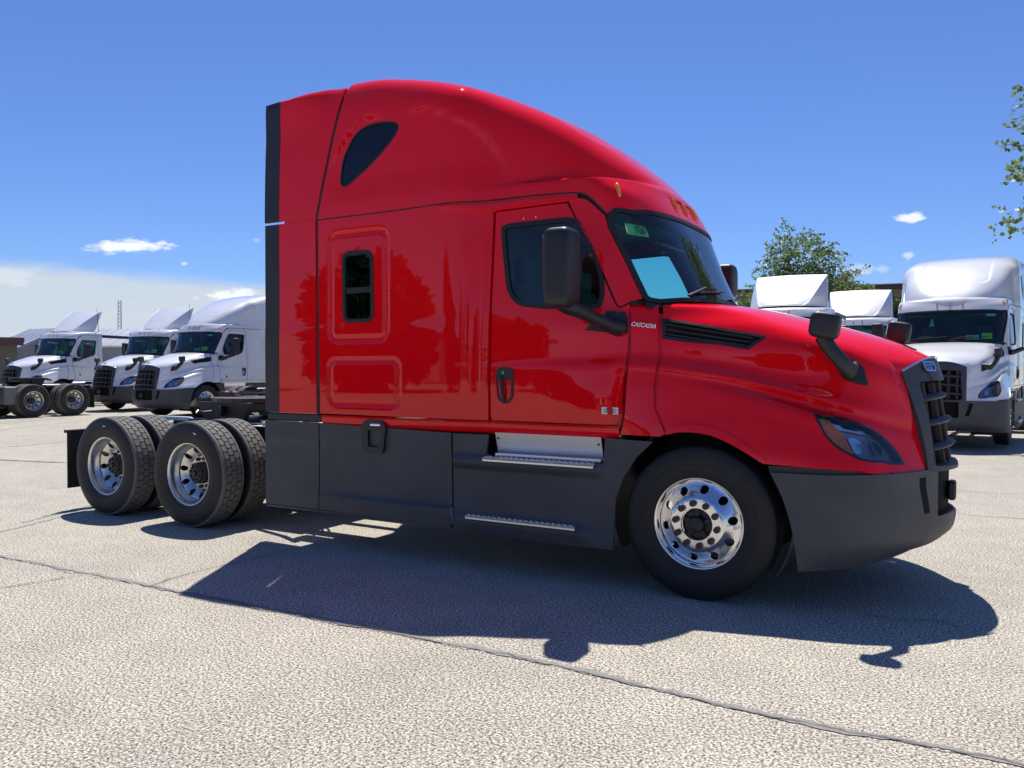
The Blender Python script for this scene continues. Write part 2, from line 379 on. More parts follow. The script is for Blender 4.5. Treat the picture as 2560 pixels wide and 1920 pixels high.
STEEL=mat('chassis_steel',(.02,.02,.021),.5,.0,fn=steelfn)
def greasefn(nt,b):
    n=nz(nt,18,7,.75); r=ramp(nt,n.outputs[0],[(.35,(.03,.022,.018)),(.5,(.12,.08,.05)),(.62,(.03,.025,.022)),(.8,(.25,.2,.16))]); nt.links.new(r.outputs[0],b.inputs['Base Color'])
    bump(nt,b,n.outputs[0],.5,.01)
GREASE=mat('greasy_steel',(.1,.07,.05),.38,.5,fn=greasefn)
NUT=mat('nut_cover',(.045,.03,.025),.35,.4)
AMBER=mat('amber_lens',(1,.30,.05),.12,0,.5)
def glassmat(name,tint,fac,base,rough=0.0,dark=.0):
    """thin tinted pane: part see-through (tinted), part mirror, by Fresnel"""
    m=bpy.data.materials.new(name); m.use_nodes=True; nt=m.node_tree; nt.nodes.clear(); L=nt.links
    o=nt.nodes.new('ShaderNodeOutputMaterial'); t=nt.nodes.new('ShaderNodeBsdfTransparent'); t.inputs[0].default_value=(*tint,1)
    g=nt.nodes.new('ShaderNodeBsdfGlossy'); g.inputs['Color'].default_value=(1,1,1,1); g.inputs['Roughness'].default_value=rough
    d=nt.nodes.new('ShaderNodeBsdfDiffuse'); d.inputs[0].default_value=(*base,1)
    mx=nt.nodes.new('ShaderNodeMixShader'); mx.inputs[0].default_value=dark; L.new(t.outputs[0],mx.inputs[1]); L.new(d.outputs[0],mx.inputs[2])
    fr=nt.nodes.new('ShaderNodeFresnel'); fr.inputs[0].default_value=fac
    m2=nt.nodes.new('ShaderNodeMixShader'); L.new(fr.outputs[0],m2.inputs[0]); L.new(mx.outputs[0],m2.inputs[1]); L.new(g.outputs[0],m2.inputs[2]); L.new(m2.outputs[0],o.inputs[0])
    MAT[name]=m; return m
GLASS=glassmat('windscreen_glass',(.52,.97,.88),1.55,(.02,.03,.03),0,.04)
SIDEG=glassmat('side_glass',(.46,.82,.78),1.6,(.01,.02,.025),0,.08)
DARKG=glassmat('privacy_glass',(.03,.04,.05),1.5,(.004,.005,.007),.02,.7)
LENSG=glassmat('lamp_lens',(.92,.95,.97),1.55,(.02,.02,.02),0,.0)
INTER=mat('cab_trim',(.10,.10,.105),.8)
INTLT=mat('cab_trim_light',(.30,.29,.27),.8)
MIRRORG=mat('mirror_glass',(.85,.87,.9),.03,1)
PAPER=mat('paper',(.75,.8,.6),.7)
NOTE=mat('note_paper',(.62,.86,.42),.7)
YELLOW=mat('yellow_label',(.80,.85,.12),.6)
PALEC=mat('pale_card',(.55,.75,.80),.7)
WPAPER=mat('white_label',(.85,.86,.88),.5)
INK=mat('ink',(.02,.03,.05),.6)
BLUEINK=mat('blue_badge',(.05,.07,.25),.3,.3)
REDLENS=mat('red_lens',(.5,.02,.01),.2,0,.5)
REDREF=mat('red_reflector',(.6,.05,.02),.3)
WOODC=mat('rusty_ochre',(.35,.16,.05),.75)
LAMPG=mat('lamp_reflector',(.8,.84,.9),.12,1)
LAMPD=mat('lamp_housing',(.38,.42,.48),.3,.5)
MESHB=mat('black_mesh',(.008,.008,.009),.7,spec=.1)
FIN=mat('radiator_fin',(.035,.030,.026),.65)
# ---------------------------------------------------------------- mesh building
class MB:
    def __init__(s): s.v=[]; s.f=[]; s.m=[]; s.n=[]      # n: per-face list of loop normals or None
    def add(s,V,F,mi=0,N=None):
        o=len(s.v); s.v.extend([tuple(map(float,p)) for p in V])
        for k,f in enumerate(F):
            s.f.append([o+i for i in f]); s.m.append(mi if isinstance(mi,int) else mi[k]); s.n.append(None if N is None else N[k])
        return s
    def box(s,c,d,mi=0,rot=None,bev=0):
        hx,hy,hz=d[0]/2,d[1]/2,d[2]/2
        if bev>0:
            bev=min(bev,hx*.95,hy*.95,hz*.95); V=[];  # chamfered box: 24 verts
            for sx in (-1,1):
                for sy in (-1,1):
                    for sz in (-1,1):
                        V+= [(sx*hx,sy*(hy-bev),sz*(hz-bev)),(sx*(hx-bev),sy*hy,sz*(hz-bev)),(sx*(hx-bev),sy*(hy-bev),sz*hz)]
            bm=bmesh.new(); vs=[bm.verts.new(v) for v in V]; bmesh.ops.convex_hull(bm,input=vs); bmesh.ops.dissolve_limit(bm,angle_limit=.02,verts=bm.verts[:],edges=bm.edges[:])
            bm.verts.index_update(); V=[v.co.copy() for v in bm.verts]; F=[[v.index for v in f.verts] for f in bm.faces]; bm.free()
        else:
            V=[Vector((x,y,z)) for x in (-hx,hx) for y in (-hy,hy) for z in (-hz,hz)]
            F=[[0,1,3,2],[4,6,7,5],[0,4,5,1],[2,3,7,6],[0,2,6,4],[1,5,7,3]]
        if rot is not None: V=[rot@Vector(v) for v in V]
        return s.add([Vector(v)+Vector(c) for v in V],F,mi)
    def cyl(s,p0,p1,r0,r1=None,n=16,mi=0,cap=True):
        r1=r0 if r1 is None else r1; p0=Vector(p0); p1=Vector(p1); d=(p1-p0).normalized(); a=d.orthogonal().normalized(); b=d.cross(a); V=[]
        for p,r in ((p0,r0),(p1,r1)):
            for i in range(n): t=2*math.pi*i/n; V.append(p+(a*math.cos(t)+b*math.sin(t))*r)
        F=[[i,(i+1)%n,n+(i+1)%n,n+i] for i in range(n)]
        if cap: F+=[list(range(n))[::-1],list(range(n,2*n))]
        return s.add(V,F,mi)
    def tube(s,path,r,n=10,mi=0,cap=True):
        path=[Vector(p) for p in path]; N=len(path); rr=r if hasattr(r,'__len__') else [r]*N; V=[]; up=None
        for i,p in enumerate(path):
            t=(path[min(i+1,N-1)]-path[max(i-1,0)]).normalized()
            if up is None: up=t.orthogonal().normalized()
            up=(up-t*up.dot(t)).normalized(); b=t.cross(up)
            ri=rr[i]; ra,rb=(ri if hasattr(ri,'__len__') else (ri,ri))
            for k in range(n): a=2*math.pi*k/n; V.append(p+up*math.cos(a)*ra+b*math.sin(a)*rb)
        F=[[i*n+k,i*n+(k+1)%n,(i+1)*n+(k+1)%n,(i+1)*n+k] for i in range(N-1) for k in range(n)]
        if cap: F+=[list(range(n))[::-1],[(N-1)*n+k for k in range(n)]]
        return s.add(V,F,mi)
    def lathe(s,prof,n=64,c=(0,0,0),mi=0,closed=False):      # prof [(y,r)] about the y axis
        V=[]; P=len(prof)
        for i in range(n):
            t=2*math.pi*i/n; V+=[(c[0]+r*math.cos(t),c[1]+y,c[2]+r*math.sin(t)) for y,r in prof]
        F=[]
        for i in range(n):
            j=(i+1)%n
            for k in range(P if closed else P-1):
                k2=(k+1)%P; F.append([i*P+k,j*P+k,j*P+k2,i*P+k2])
        return s.add(V,F,mi)
    def grid(s,G,mi=0,close_u=False):                         # G[i][j] points
        nu,nv=len(G),len(G[0]); V=[p for r in G for p in r]; F=[]
        for i in range(nu if close_u else nu-1):
            for j in range(nv-1):
                a=i*nv+j; b=((i+1)%nu)*nv+j; F.append([a,b,b+1,a+1])
        return s.add(V,F,mi)
    def prism(s,poly,axis,a,b,mi=0):                          # extrude polygon (2-D) along an axis from a to b
        n=len(poly)
        def P(q,t):
            return {'x':(t,q[0],q[1]),'y':(q[0],t,q[1]),'z':(q[0],q[1],t)}[axis]
        V=[P(q,a) for q in poly]+[P(q,b) for q in poly]
        F=[[i,(i+1)%n,n+(i+1)%n,n+i] for i in range(n)]+[list(range(n))[::-1],list(range(n,2*n))]
        return s.add(V,F,mi)
    def build(s,key,mats,ang=32,fix=True):
        me=bpy.data.meshes.new(key); me.from_pydata([tuple(v) for v in s.v],[],s.f)
        for m in mats: me.materials.append(m)
        me.polygons.foreach_set('material_index',s.m)
        hasn=any(n is not None for n in s.n)
        if not hasn:
            if fix:
                bm=bmesh.new(); bm.from_mesh(me); bmesh.ops.recalc_face_normals(bm,faces=bm.faces); bm.to_mesh(me); bm.free()
            me.shade_smooth(); me.set_sharp_from_angle(angle=R_(ang))
        else:
            me.shade_smooth(); me.update()
            ln=[]
            for f,n in zip(s.f,s.n):
                if n is None:
                    p=[Vector(s.v[i]) for i in f]; q=(p[1]-p[0]).cross(p[2]-p[0]); q=q.normalized() if q.length>1e-12 else Vector((0,0,1)); ln+=[tuple(q)]*len(f)
                else: ln+=[tuple(x) for x in n]
            me.normals_split_custom_set(ln)
        me.update(); return me
def mirrorM(mb):
    o=MB(); o.v=[(x,-y,z) for x,y,z in mb.v]; o.f=[f[::-1] for f in mb.f]; o.m=list(mb.m)
    o.n=[None if n is None else [(a,-b,c) for a,b,c in n[::-1]] for n in mb.n]; return o
def joinM(*ms):
    o=MB()
    for m in ms: o.add(m.v,m.f,list(m.m),list(m.n))
    return o
def cdt(outer,holes,sp,extra=None):
    """triangulate a region with an even fill of interior points"""
    loops=[outer]+holes; lo=outer.min(0); hi=outer.max(0)
    xs=np.arange(lo[0]+sp*.3,hi[0],sp); zs=np.arange(lo[1]+sp*.3,hi[1],sp*.87)
    g=np.array([(x+(.5*sp if j%2 else 0),z) for j,z in enumerate(zs) for x in xs])
    if extra is not None and len(extra): g=np.vstack([g,extra]) if len(g) else extra
    if len(g):
        m=inpoly(g,outer)
        for h in holes: m&=~inpoly(g,h)
        g=g[m]
        d=segdist(g,outer) if len(g) else np.zeros(0)
        for h in holes:
            if len(g): d=np.minimum(d,segdist(g,h))
        g=g[d>sp*.38]
    pts=[]; ed=[]
    for l in loops:
        o=len(pts); n=len(l); pts+=[tuple(p) for p in l]; ed+=[(o+i,o+(i+1)%n) for i in range(n)]
    nb=len(pts); pts+=[tuple(p) for p in g]
    v,e,f,ov,oe,of=delaunay_2d_cdt([Vector(p) for p in pts],ed,[],0,1e-6)
    v=np.array([(a.x,a.y) for a in v]); c=np.array([v[list(t)].mean(0) for t in f])
    m=inpoly(c,outer)
    for h in holes: m&=~inpoly(c,h)
    F=[list(t) for t,k in zip(f,m) if k]
    F=[t if area(v[t])>0 else t[::-1] for t in F if abs(area(v[t]))>1e-9]
    return v,F
def panel(dom,outer,holes=(),sp=.05,bsp=None,thick=.018,gap=.003,shift=0.,mi=0,mi_in=None,mi_rim=None,extra=None,N_F=None,raw=False):
    """solid body panel lying on the surface dom.F; outer / holes: polygons in 2-D domain coordinates"""
    bsp=bsp or sp*.8
    o=offs(dedup(resamp(dedup(np.asarray(outer,float)),bsp)),gap); hs=[offs(dedup(resamp(dedup(np.asarray(h,float)),bsp)),-gap) for h in holes]
    q,F=cdt(o,hs,sp,extra)
    P=dom.fwd(q); n=grad(N_F or dom.F,P)
    if shift: P=P+n*shift
    Q=P-n*thick; mb=MB(); mi_in=mi if mi_in is None else mi_in; mi_rim=mi if mi_rim is None else mi_rim
    # orientation check
    t=F[len(F)//2]; a,b,c=P[t[0]],P[t[1]],P[t[2]]; flip=np.dot(np.cross(b-a,c-a),n[t[0]])<0
    if flip: F=[f[::-1] for f in F]
    mb.add(P,F,mi,[[n[i] for i in f] for f in F])
    if thick>0:
        mb.add(Q,[f[::-1] for f in F],mi_in,[[-n[i] for i in f[::-1]] for f in F])
        cnt={}
        for f in F:
            for i in range(3): cnt[(f[i],f[(i+1)%3])]=1
        V=[];FF=[]
        for (a,b) in cnt:
            if (b,a) not in cnt: k=len(V); V+=[P[a],P[b],Q[b],Q[a]]; FF.append([k+1,k,k+3,k+2])
        mb.add(V,FF,mi_rim)
    return mb
# ---------------------------------------------------------------- objects
def obj(name,me,parent=None,link=SC.collection):
    o=bpy.data.objects.new(name,me); link.objects.link(o)
    if parent is not None: o.parent=parent
    return o
def tag(o,label=None,cat=None,group=None,kind=None):
    if label: o['label']=label
    if cat: o['category']=cat
    if group: o['group']=group
    if kind: o['kind']=kind
    return o
def empty(name,loc=(0,0,0),rz=0):
    o=bpy.data.objects.new(name,None); SC.collection.objects.link(o); o.location=loc; o.rotation_euler=(0,0,rz); o.empty_display_size=.5; return o
def copy_tree(o,parent=None):
    c=o.copy(); SC.collection.objects.link(c); c.parent=parent
    for ch in list(o.children): copy_tree(ch,c)
    return c
# ---------------------------------------------------------------- tractor body meshes
PM={}            # key -> (mesh, mesh mirrored or None)
def put(key,mb,mats,sym=False,ang=32):
    """sym: build both halves in one mesh; otherwise keep a right-hand mesh and its mirror image"""
    if sym: PM[key]=(joinM(mb,mirrorM(mb)).build(key,mats,ang),None)
    else: PM[key]=(mb.build(key,mats,ang),mirrorM(mb).build(key,mats,ang))
def one(key,mb,mats,ang=32): PM[key]=(mb.build(key,mats,ang),None)
P3=lambda *a: np.array(a,float)
SEAM=P3((-3.385,2.862),(-2.57,2.863),(-1.73,2.877),(-1.31,2.881),(-1.03,2.876),(-.935,2.867),(-.88,2.846),(-.837,2.813),(-.80,2.776),(-.757,2.73),(-.715,2.69))
dyc=DY(F_cab); dys=DY(F_side); fan=Fan(F_cab,2.3,1.2,2.3); vf=VFan(F_cab,-1.6,1.0,2.2)
seam3=dyc.fwd(SEAM)
# brow curve z=2.985 from the corner to the centre line
xc_=-1.03; qc=vf.inv(dyc.fwd(P3((xc_,2.97))))[0,0]
brow_q=np.stack([np.linspace(qc,0,34),np.full(34,2.995)],1); brow3=vf.fwd(brow_q)
def vline(x,z0,z1,n,dom=dyc): return dom.fwd(np.stack([np.full(n,x),np.linspace(z0,z1,n)],1))
# ---- roof cap
vw=VFan(F_cab,-1.6,1.0,2.2)
def ywz(y,z): return vw.inv(DX(F_cab,.6,1.7).fwd(P3((y,z))))
def wsh_top():
    q=np.vstack([ywz(y,z) for y,z in ((0,2.748),(-.2,2.746),(-.4,2.742),(-.6,2.738),(-.8,2.734))]+[vw.inv(hit(F_cab,'B',[(1450,1262),(1385,1250),(1340,1244)])),vw.inv(hit(F_cab,'D',[(1300,140),(1262,165)]))]); q[0,0]=0; return q
rear_xz=P3((-3.385,2.862),(-3.30,3.20),(-3.21,3.55),(-3.13,3.85))
rearq=fan.inv(dyc.fwd(resamp(rear_xz,.08,False)))
half=np.pi/2*1.2
outer=np.vstack([fan.inv(dyc.fwd(resamp(SEAM[:5],.08,False))),fan.inv(vline(xc_,2.90,2.98,3)),fan.inv(brow3)[1:-1],[[brow3[-1,0],half]],
   np.stack([np.linspace(brow3[-1,0],-3.06,30),np.full(30,half)],1)[1:],np.stack([np.linspace(-3.06,-3.13,8),np.linspace(half,rearq[-1,1],8)],1)[1:-1],rearq[::-1]])
UPW=smoothc(dyc.inv(hit(F_cab,'A',[(1290,497),(1350,508),(1368,540),(1350,600),(1280,700),(1150,850),(1020,975),(930,1050),(890,1060),(868,1025),(870,960),(890,830),(930,730),(975,640),(1050,560),(1160,512)])),4,True)
upw_f=fan.inv(dyc.fwd(UPW))
_ex=np.vstack([fan.inv(vf.fwd(np.stack([np.linspace(qc,-.01,60),np.full(60,z)],1))) for z in (3.008,3.022,3.04,3.065,3.10)])
dome=panel(fan,outer,[upw_f],sp=.032,bsp=.03,thick=.02,gap=.0,extra=_ex)
# keep the centre line exactly on y=0
wt=np.vstack([wsh_top()+P3((0,.002))]); wcorner=np.zeros((0,2))
seam_f=vf.inv(dyc.fwd(resamp(SEAM[4:],.03,False)))
outer=np.vstack([wt,wcorner,seam_f[::-1],vf.inv(vline(xc_,2.90,2.98,3)),brow_q[:]])
_ex=np.vstack([np.stack([np.linspace(qc+.01,-.01,70),np.full(70,z)],1) for z in (2.985,2.974,2.962,2.948)])
head=panel(vf,outer,[],sp=.035,bsp=.03,thick=.02,gap=.0,extra=_ex)
put('roof_cap',joinM(dome,head),[RED],True)
# ---- day-cab roof
fand=Fan(F_day,2.3,1.2,2.3); vfd=VFan(F_day,-1.6,1.0,2.2); dyd=DY(F_day)
bq=vfd.inv(dyd.fwd(P3((xc_,2.90))))[0,0]
XR=-1.80
bz=2.90; bqd=np.stack([np.linspace(bq,0,22),np.full(22,bz)],1); b3=vfd.fwd(bqd)
outer=np.vstack([fand.inv(dyd.fwd(resamp(np.vstack([[[XR,2.877]],SEAM[3:5]]),.08,False))),fand.inv(b3)[1:-1],[[b3[-1,0],half]],np.stack([np.linspace(b3[-1,0],XR,18),np.full(18,half)],1)[1:],
   np.stack([np.full(16,XR),np.linspace(half,fand.inv(dyd.fwd(P3((XR,2.877))))[0,1],16)],1)[1:-1]])
dome_d=panel(fand,outer,[],sp=.05,thick=.02,gap=0)
outer=np.vstack([wsh_top()+P3((0,.002)),vfd.inv(dyd.fwd(resamp(SEAM[4:],.03,False)))[::-1],bqd])
head_d=panel(vfd,outer,[],sp=.045,thick=.02,gap=0)
put('day_roof',joinM(dome_d,head_d),[RED],True)
# ---- upper window
put('upper_window',joinM(panel(dyc,UPW,[],sp=.06,thick=.012,gap=.012,shift=-.006)),[DARKG])
put('upper_window_seal',panel(dyc,offs(UPW,-.002),[offs(UPW,.014)],sp=.05,thick=.015,gap=0,shift=.0015),[RUBBER])
# ---- windscreen
vw=VFan(F_cab,-1.6,1.0,2.2)
def ywz(y,z): return vw.inv(DX(F_cab,.6,1.7).fwd(P3((y,z))))
tr_=vw.inv(hit(F_cab,'D',[(1300,140),(1262,165),(1241,205),(1237,250),(1250,310),(1300,415),(1400,610),(1500,825),(1540,910),(1575,938),(1620,950),(1700,962)]))
topq=np.vstack([ywz(y,z) for y,z in ((0,2.748),(-.2,2.746),(-.4,2.742),(-.6,2.738),(-.8,2.734))]); topq[0,0]=0
botq=np.vstack([ywz(y,z) for y,z in ((-.75,2.052),(-.6,2.058),(-.3,2.070),(0,2.076))]); botq[-1,0]=0
wsq=np.vstack([topq,vw.inv(hit(F_cab,'B',[(1450,1262),(1385,1250),(1340,1244)])),tr_,botq])
def ws_in(q,g):
    m=q[::-1].copy(); m[:,0]*=-1; f=offs(dedup(np.vstack([q,m[1:-1]]),.004),g); h=f[f[:,0]<=-1e-3]
    # order: start at the top centre
    zt=np.interp(0,f[np.argsort(f[:,0])][:,0],f[np.argsort(f[:,0])][:,1]); return f,h
wf,_=ws_in(wsq,.030)
k0=[i for i in range(len(wf)) if wf[i,0]<=1e-6]
inn=wf[[i for i in range(len(wf)) if wf[i,0]<-1e-4]]
zi_t=topq[0,1]-.030; zi_b=botq[-1,1]+.030
inn=np.vstack([[[0,zi_t]],inn,[[0,zi_b]]])
ringq=np.vstack([wsq,inn[::-1]])
put('windscreen_seal',panel(vw,ringq,[],sp=.03,bsp=.03,thick=.022,gap=0,shift=.005),[RUBBER],True)
put('windscreen',panel(vw,inn,[],sp=.07,thick=0,gap=0,shift=-.006),[GLASS],True)
dxc=DX(F_cab,.6,1.7)
# ---- sleeper side
SLW=rnd(dyc.inv(hit(F_cab,'C',[(885,105),(1148,86),(1156,706),(892,716)])),.085,7)
outer=np.vstack([P3((-3.36,1.168),(-1.643,1.163),(-1.645,2.868)),SEAM[:3][::-1]-P3((0,.010))])
put('sleeper_side',panel(dyc,outer,[SLW],sp=.022,bsp=.03,thick=.02,gap=.002),[RED])
put('sleeper_window_seal',panel(dyc,offs(SLW,-.004),[rnd(offs(SLW,.030),.01,3)],sp=.04,thick=.03,gap=0,shift=.006),[RUBBER])
_sw=offs(SLW,.028); zmid=_sw[:,1].min()+.245
put('sleeper_window',panel(dyc,_sw,[],sp=.08,thick=.006,gap=0,shift=-.006),[SIDEG])
put('sleeper_window_bar',MB().box(((_sw[:,0].min()+_sw[:,0].max())/2,-1.188,zmid),(np.ptp(_sw[:,0]),.014,.05),bev=.004),[RUBBER])
# ---- sleeper / cab dark inner liner, rear wall
# ---- door
DW=rnd(dyc.inv(hit(F_cab,'D',[(322,300),(385,275),(900,218),(1000,240),(1150,540),(1205,720),(1215,880),(1180,1010),(700,1008),(470,985),(375,880),(335,500)])),[.05,.03,.05,.05,.06,.06,.05,.05,.05,.09,.09,.05],5)
dpx=np.vstack([px('D',[(220,168),(890,92),(925,155),(1090,475),(1215,755),(1310,972),(1345,1006),(1436,958),(1424,1080),(1426,1240),(1420,1340)]),px('F',[(1398,60),(1384,175),(1368,480),(1318,560),(250,522),(230,500),(214,150)])])
door=dyc.inv(hit(F_cab,'P',dpx)); door[0]=(-1.625,2.775); door[-1]=(-1.628,1.5); door[-2]=(-1.622,1.19); door[-3]=(-1.60,1.168)
put('door',panel(dyc,rnd(door,[.02,0,.03,0,0,.02,.02,.02,0,0,0,0,0,.03,.03,0,.02,0],4),[DW],sp=.03,thick=.03,gap=.003),[RED])
put('door_window_seal',panel(dyc,offs(DW,-.002),[offs(DW,.032)],sp=.04,thick=.03,gap=0,shift=.004),[RUBBER])
put('door_window',panel(dyc,offs(DW,.03),[],sp=.08,thick=0,gap=0,shift=-.012),[SIDEG])
# ---- pillar
vfp=VFan(F_cab,-1.9,1.0,2.2)
ppx=px('D',[(905,72),(985,52),(1060,66),(1125,115),(1175,165),(1222,205),(1234,250),(1247,310),(1297,415),(1397,610),(1497,825),(1536,905),(1540,925),(1448,940),(1349,996),(1322,970),(1225,745),(1098,465),(935,145)])
put('windscreen_pillar',panel(vfp,vfp.inv(hit(F_cab,'P',ppx)),[],sp=.035,thick=.02,gap=.001,shift=.004),[RED])
# band between roof seam and door top, with the drip rail
band=np.vstack([P3((-1.648,2.862),(-1.645,2.778)),door[:1]+P3((0.01,.012)),dyc.inv(hit(F_cab,'D',[(890,82),(905,72),(985,52)])),P3((-.955,2.855),(-1.03,2.864),(-1.31,2.870))])
put('door_header',panel(dyc,band,[],sp=.04,thick=.02,gap=.001),[RED])
rail=dyc.inv(hit(F_cab,'B',[(-230,1235),(0,1243),(200,1262),(885,1172),(975,1165),(880,1150),(400,1192),(0,1226)]))
put('drip_rail',panel(dyc,rail,[],sp=.04,thick=.03,gap=0,shift=.022),[RED])
# ---- cowl side with lettering
fh=Fan(F_hood,1.3,1.0,2.0)
cpx=np.vstack([px('D',[(1457,938),(1545,928),(1620,955),(1692,972),(1686,1060),(1678,1250),(1680,1450),(1655,1595)]),px('F',[(1644,180),(1643,400),(1655,440),(1738,640),(1690,666),(1345,646),(1368,575),(1388,470),(1406,175),(1418,60)]),px('D',[(1442,1340),(1446,1240),(1443,1080)])])
put('cowl_side',panel(fh,fh.inv(hit(F_hood,'P',cpx)),[],sp=.03,thick=.02,gap=.002),[RED])
put('cowl_filler',panel(vw,vw.inv(hit(F_cab,'D',[(1430,905),(1520,890),(1600,925),(1715,945),(1715,975),(1450,965)])),[],sp=.04,thick=.004,gap=0,shift=-.028),[BLACK])
# ---- sill lip
G=[]
for x in np.linspace(-3.34,-.56,60):
    w=float(YS0(x,1.165)); G.append([(x,-w,1.158),(x,-w-.004,1.13),(x,-w+.004,1.10),(x,-w+.02,1.075),(x,-w+.055,1.058),(x,-w+.12,1.055)])
put('sill',MB().grid(G),[RED],ang=60)
# ---- side extender
def F_ext(x,y,z):
    k=.03+.30*sstep(x,-3.75,-3.2); a=np.abs(y)-YS(x,z)-.03*sstep(z,3.6,4.0)*(1-sstep(x,-3.7,-3.2)); b=z-(4.03+.07*sstep(x,-3.8,-3.3)-.05*(np.abs(y)/1.1)**2.4); h=np.maximum(k-np.abs(a-b),0)/k
    return np.maximum(a,b)+h**3*k/6
ed=DY(F_ext)
put('side_extender',joinM(panel(ed,[(-3.852,1.165),(-3.398,1.165),(-3.412,2.862),(-3.852,2.862)],[],sp=.07,thick=.025,gap=.001),
    panel(ed,[(-3.852,2.884),(-3.41,2.884),(-3.33,3.20),(-3.24,3.55),(-3.155,3.86),(-3.14,3.99),(-3.35,4.01),(-3.55,3.995),(-3.70,3.975),(-3.852,3.968)],[],sp=.05,thick=.025,gap=.001)),[RED])
put('extender_rubber',joinM(panel(ed,[(-4.03,1.165),(-3.855,1.165),(-3.855,2.862),(-4.03,2.862)],[],sp=.09,thick=.03,gap=.001),
    panel(ed,[(-4.035,2.884),(-3.855,2.884),(-3.855,3.968),(-4.035,3.955)],[],sp=.07,thick=.03,gap=.001)),[BLACK])
# ---- seams
def seamtube(pts,r=.008,n=6): return MB().tube(pts,r,n)
st=dyc.fwd(resamp(SEAM,.05,False)-P3((0,.006))); g=grad(F_cab,st); put('roof_seam',seamtube(st-g*.010,.011),[RUBBER])
st=np.vstack([vline(-3.382,1.16,2.85,18,dys),dyc.fwd(resamp(rear_xz-P3((.012,0)),.08,False))]); g=grad(F_side,st); put('rear_seam',seamtube(st-g*.014,.017),[RUBBER])
# ---- bonnet
fg=Fan(F_hoodg,1.2,1.0,2.0)
def toq(t,p): return fg.inv(hit(F_hoodg,t,p))
seamh=np.vstack([px('D',[(1722,1040),(1714,1090),(1712,1275),(1712,1450),(1692,1560)]),px('F',[(1672,180),(1665,400),(1702,500),(1765,640)])])
arch=[(500,90),(560,74),(650,67),(760,72),(900,100),(1050,165),(1200,250),(1350,345)]
botm=[(30,690),(300,713),(560,732),(860,750),(1150,765),(1440,775)]
ge=np.vstack([px('K',[(1350,380),(1260,0)]),px('E',[(1640,1330),(1572,1140)])])
gtop_y=np.linspace(-.5,0,14); gt=DX(F_hoodg,1.9,1.2).fwd(np.stack([gtop_y,1.545+.105*(1-np.abs(gtop_y/.5)**2.6)],1))
ry=np.linspace(0,-.88,16); rr_=np.stack([-.04-.30*(ry/.88)**2,ry,0*ry+2],1); rr_[:,2]=Zh(rr_[:,0],rr_[:,1])
HLP=[(455,240),(560,258),(725,285),(850,330),(960,385),(1050,440),(1120,500),(1180,570),(1225,640),(1252,695),(1050,680),(850,655),(720,590),(620,520),(560,450),(500,340)]
HLq=toq('K',HLP)
VNp=np.vstack([px('N',[(858,300),(1200,352),(1600,420)]),px('E',[(0,758),(390,824),(402,845),(245,950),(120,930),(0,905)]),px('N',[(1200,640),(860,592)])])
VNq=fg.inv(hit(F_hoodg,'P',VNp))
outer=np.vstack([fg.inv(rr_),fg.inv(hit(F_hoodg,'P',seamh)),toq('J',arch),toq('K',botm),fg.inv(hit(F_hoodg,'P',ge)),fg.inv(gt),[[-.04,fg.inv(gt)[-1,1]]]])
# finer interior rows near the arch lip and crease
_xx=np.linspace(-.30,1.18,120); _ex=[]
for dz in (-.03,-.018,-.006,.004,.012,.022,.034,.046,.058,.075,.09,.11):
    zz=_crz(_xx)+.01+dz; _ex.append(np.stack([_xx,-YS0(_xx,zz),zz],1))
_ex=fg.inv(np.vstack(_ex))
put('bonnet',panel(fg,outer,[HLq,VNq],sp=.026,bsp=.026,thick=.02,gap=.0,extra=_ex),[RED],True)
# arch flare lip
a3=hit(F_hoodg,'J',[(500,90),(560,74),(650,67),(760,72),(900,100),(1050,165),(1200,250),(1350,345)]); a3=smoothc(a3,3)
dhy=DY(F_hoodg); a2=a3[:,[0,2]]; v2=a2-np.array([0,.545]); v2/=np.linalg.norm(v2,axis=1)[:,None]
wd=.052*np.sin(np.linspace(.35,np.pi-.5,len(a2)))[:,None]
hs=fh.inv(hit(F_hood,'P',seamh)); put('bonnet_shut_liner',panel(fh,np.vstack([hs+P3((-.040,0)),(hs+P3((.022,0)))[::-1]]),[],sp=.06,thick=.004,gap=0,shift=-.024),[RED])
put('arch_lip',panel(dhy,np.vstack([a2-v2*.004,(a2+v2*wd)[::-1]]),[],sp=.03,bsp=.02,thick=.03,gap=0,shift=.009),[RED])
# ---- bonnet vent: dark tray, frame and three louvres
put('bonnet_vent',panel(fg,VNq,[],sp=.08,thick=.012,gap=.002,shift=-.028),[BLACK])
put('vent_frame',panel(fg,offs(VNq,0.001),[offs(VNq,.020)],sp=.05,thick=.04,gap=0,shift=.001),[BLACK])
v3=hit(F_hoodg,'P',VNp); tl,tr,br,bl=v3[0],v3[4],v3[6],v3[-1]
def louvre(f,a=.04,b=.93):
    p=tl+(bl-tl)*f; q=tr+(br-tr)*f; n=grad(F_hoodg,np.array([(p+q)/2]))[0]; A=p+(q-p)*a; B=p+(q-p)*b
    up=np.array([0,0,.009]); return MB().add([A-n*.03-up,B-n*.03-up,B-n*.03+up*.2,A-n*.03+up*.2,A-n*.006+up*.6,B-n*.006+up*.6,B-n*.006+up*1.3,A-n*.006+up*1.3],[[0,1,5,4],[4,5,6,7],[7,6,2,3],[0,3,2,1],[0,4,7,3],[1,2,6,5]])
for k,f in enumerate((.30,.56,.80)): put('louvre%d'%k,louvre(f),[BLACK])
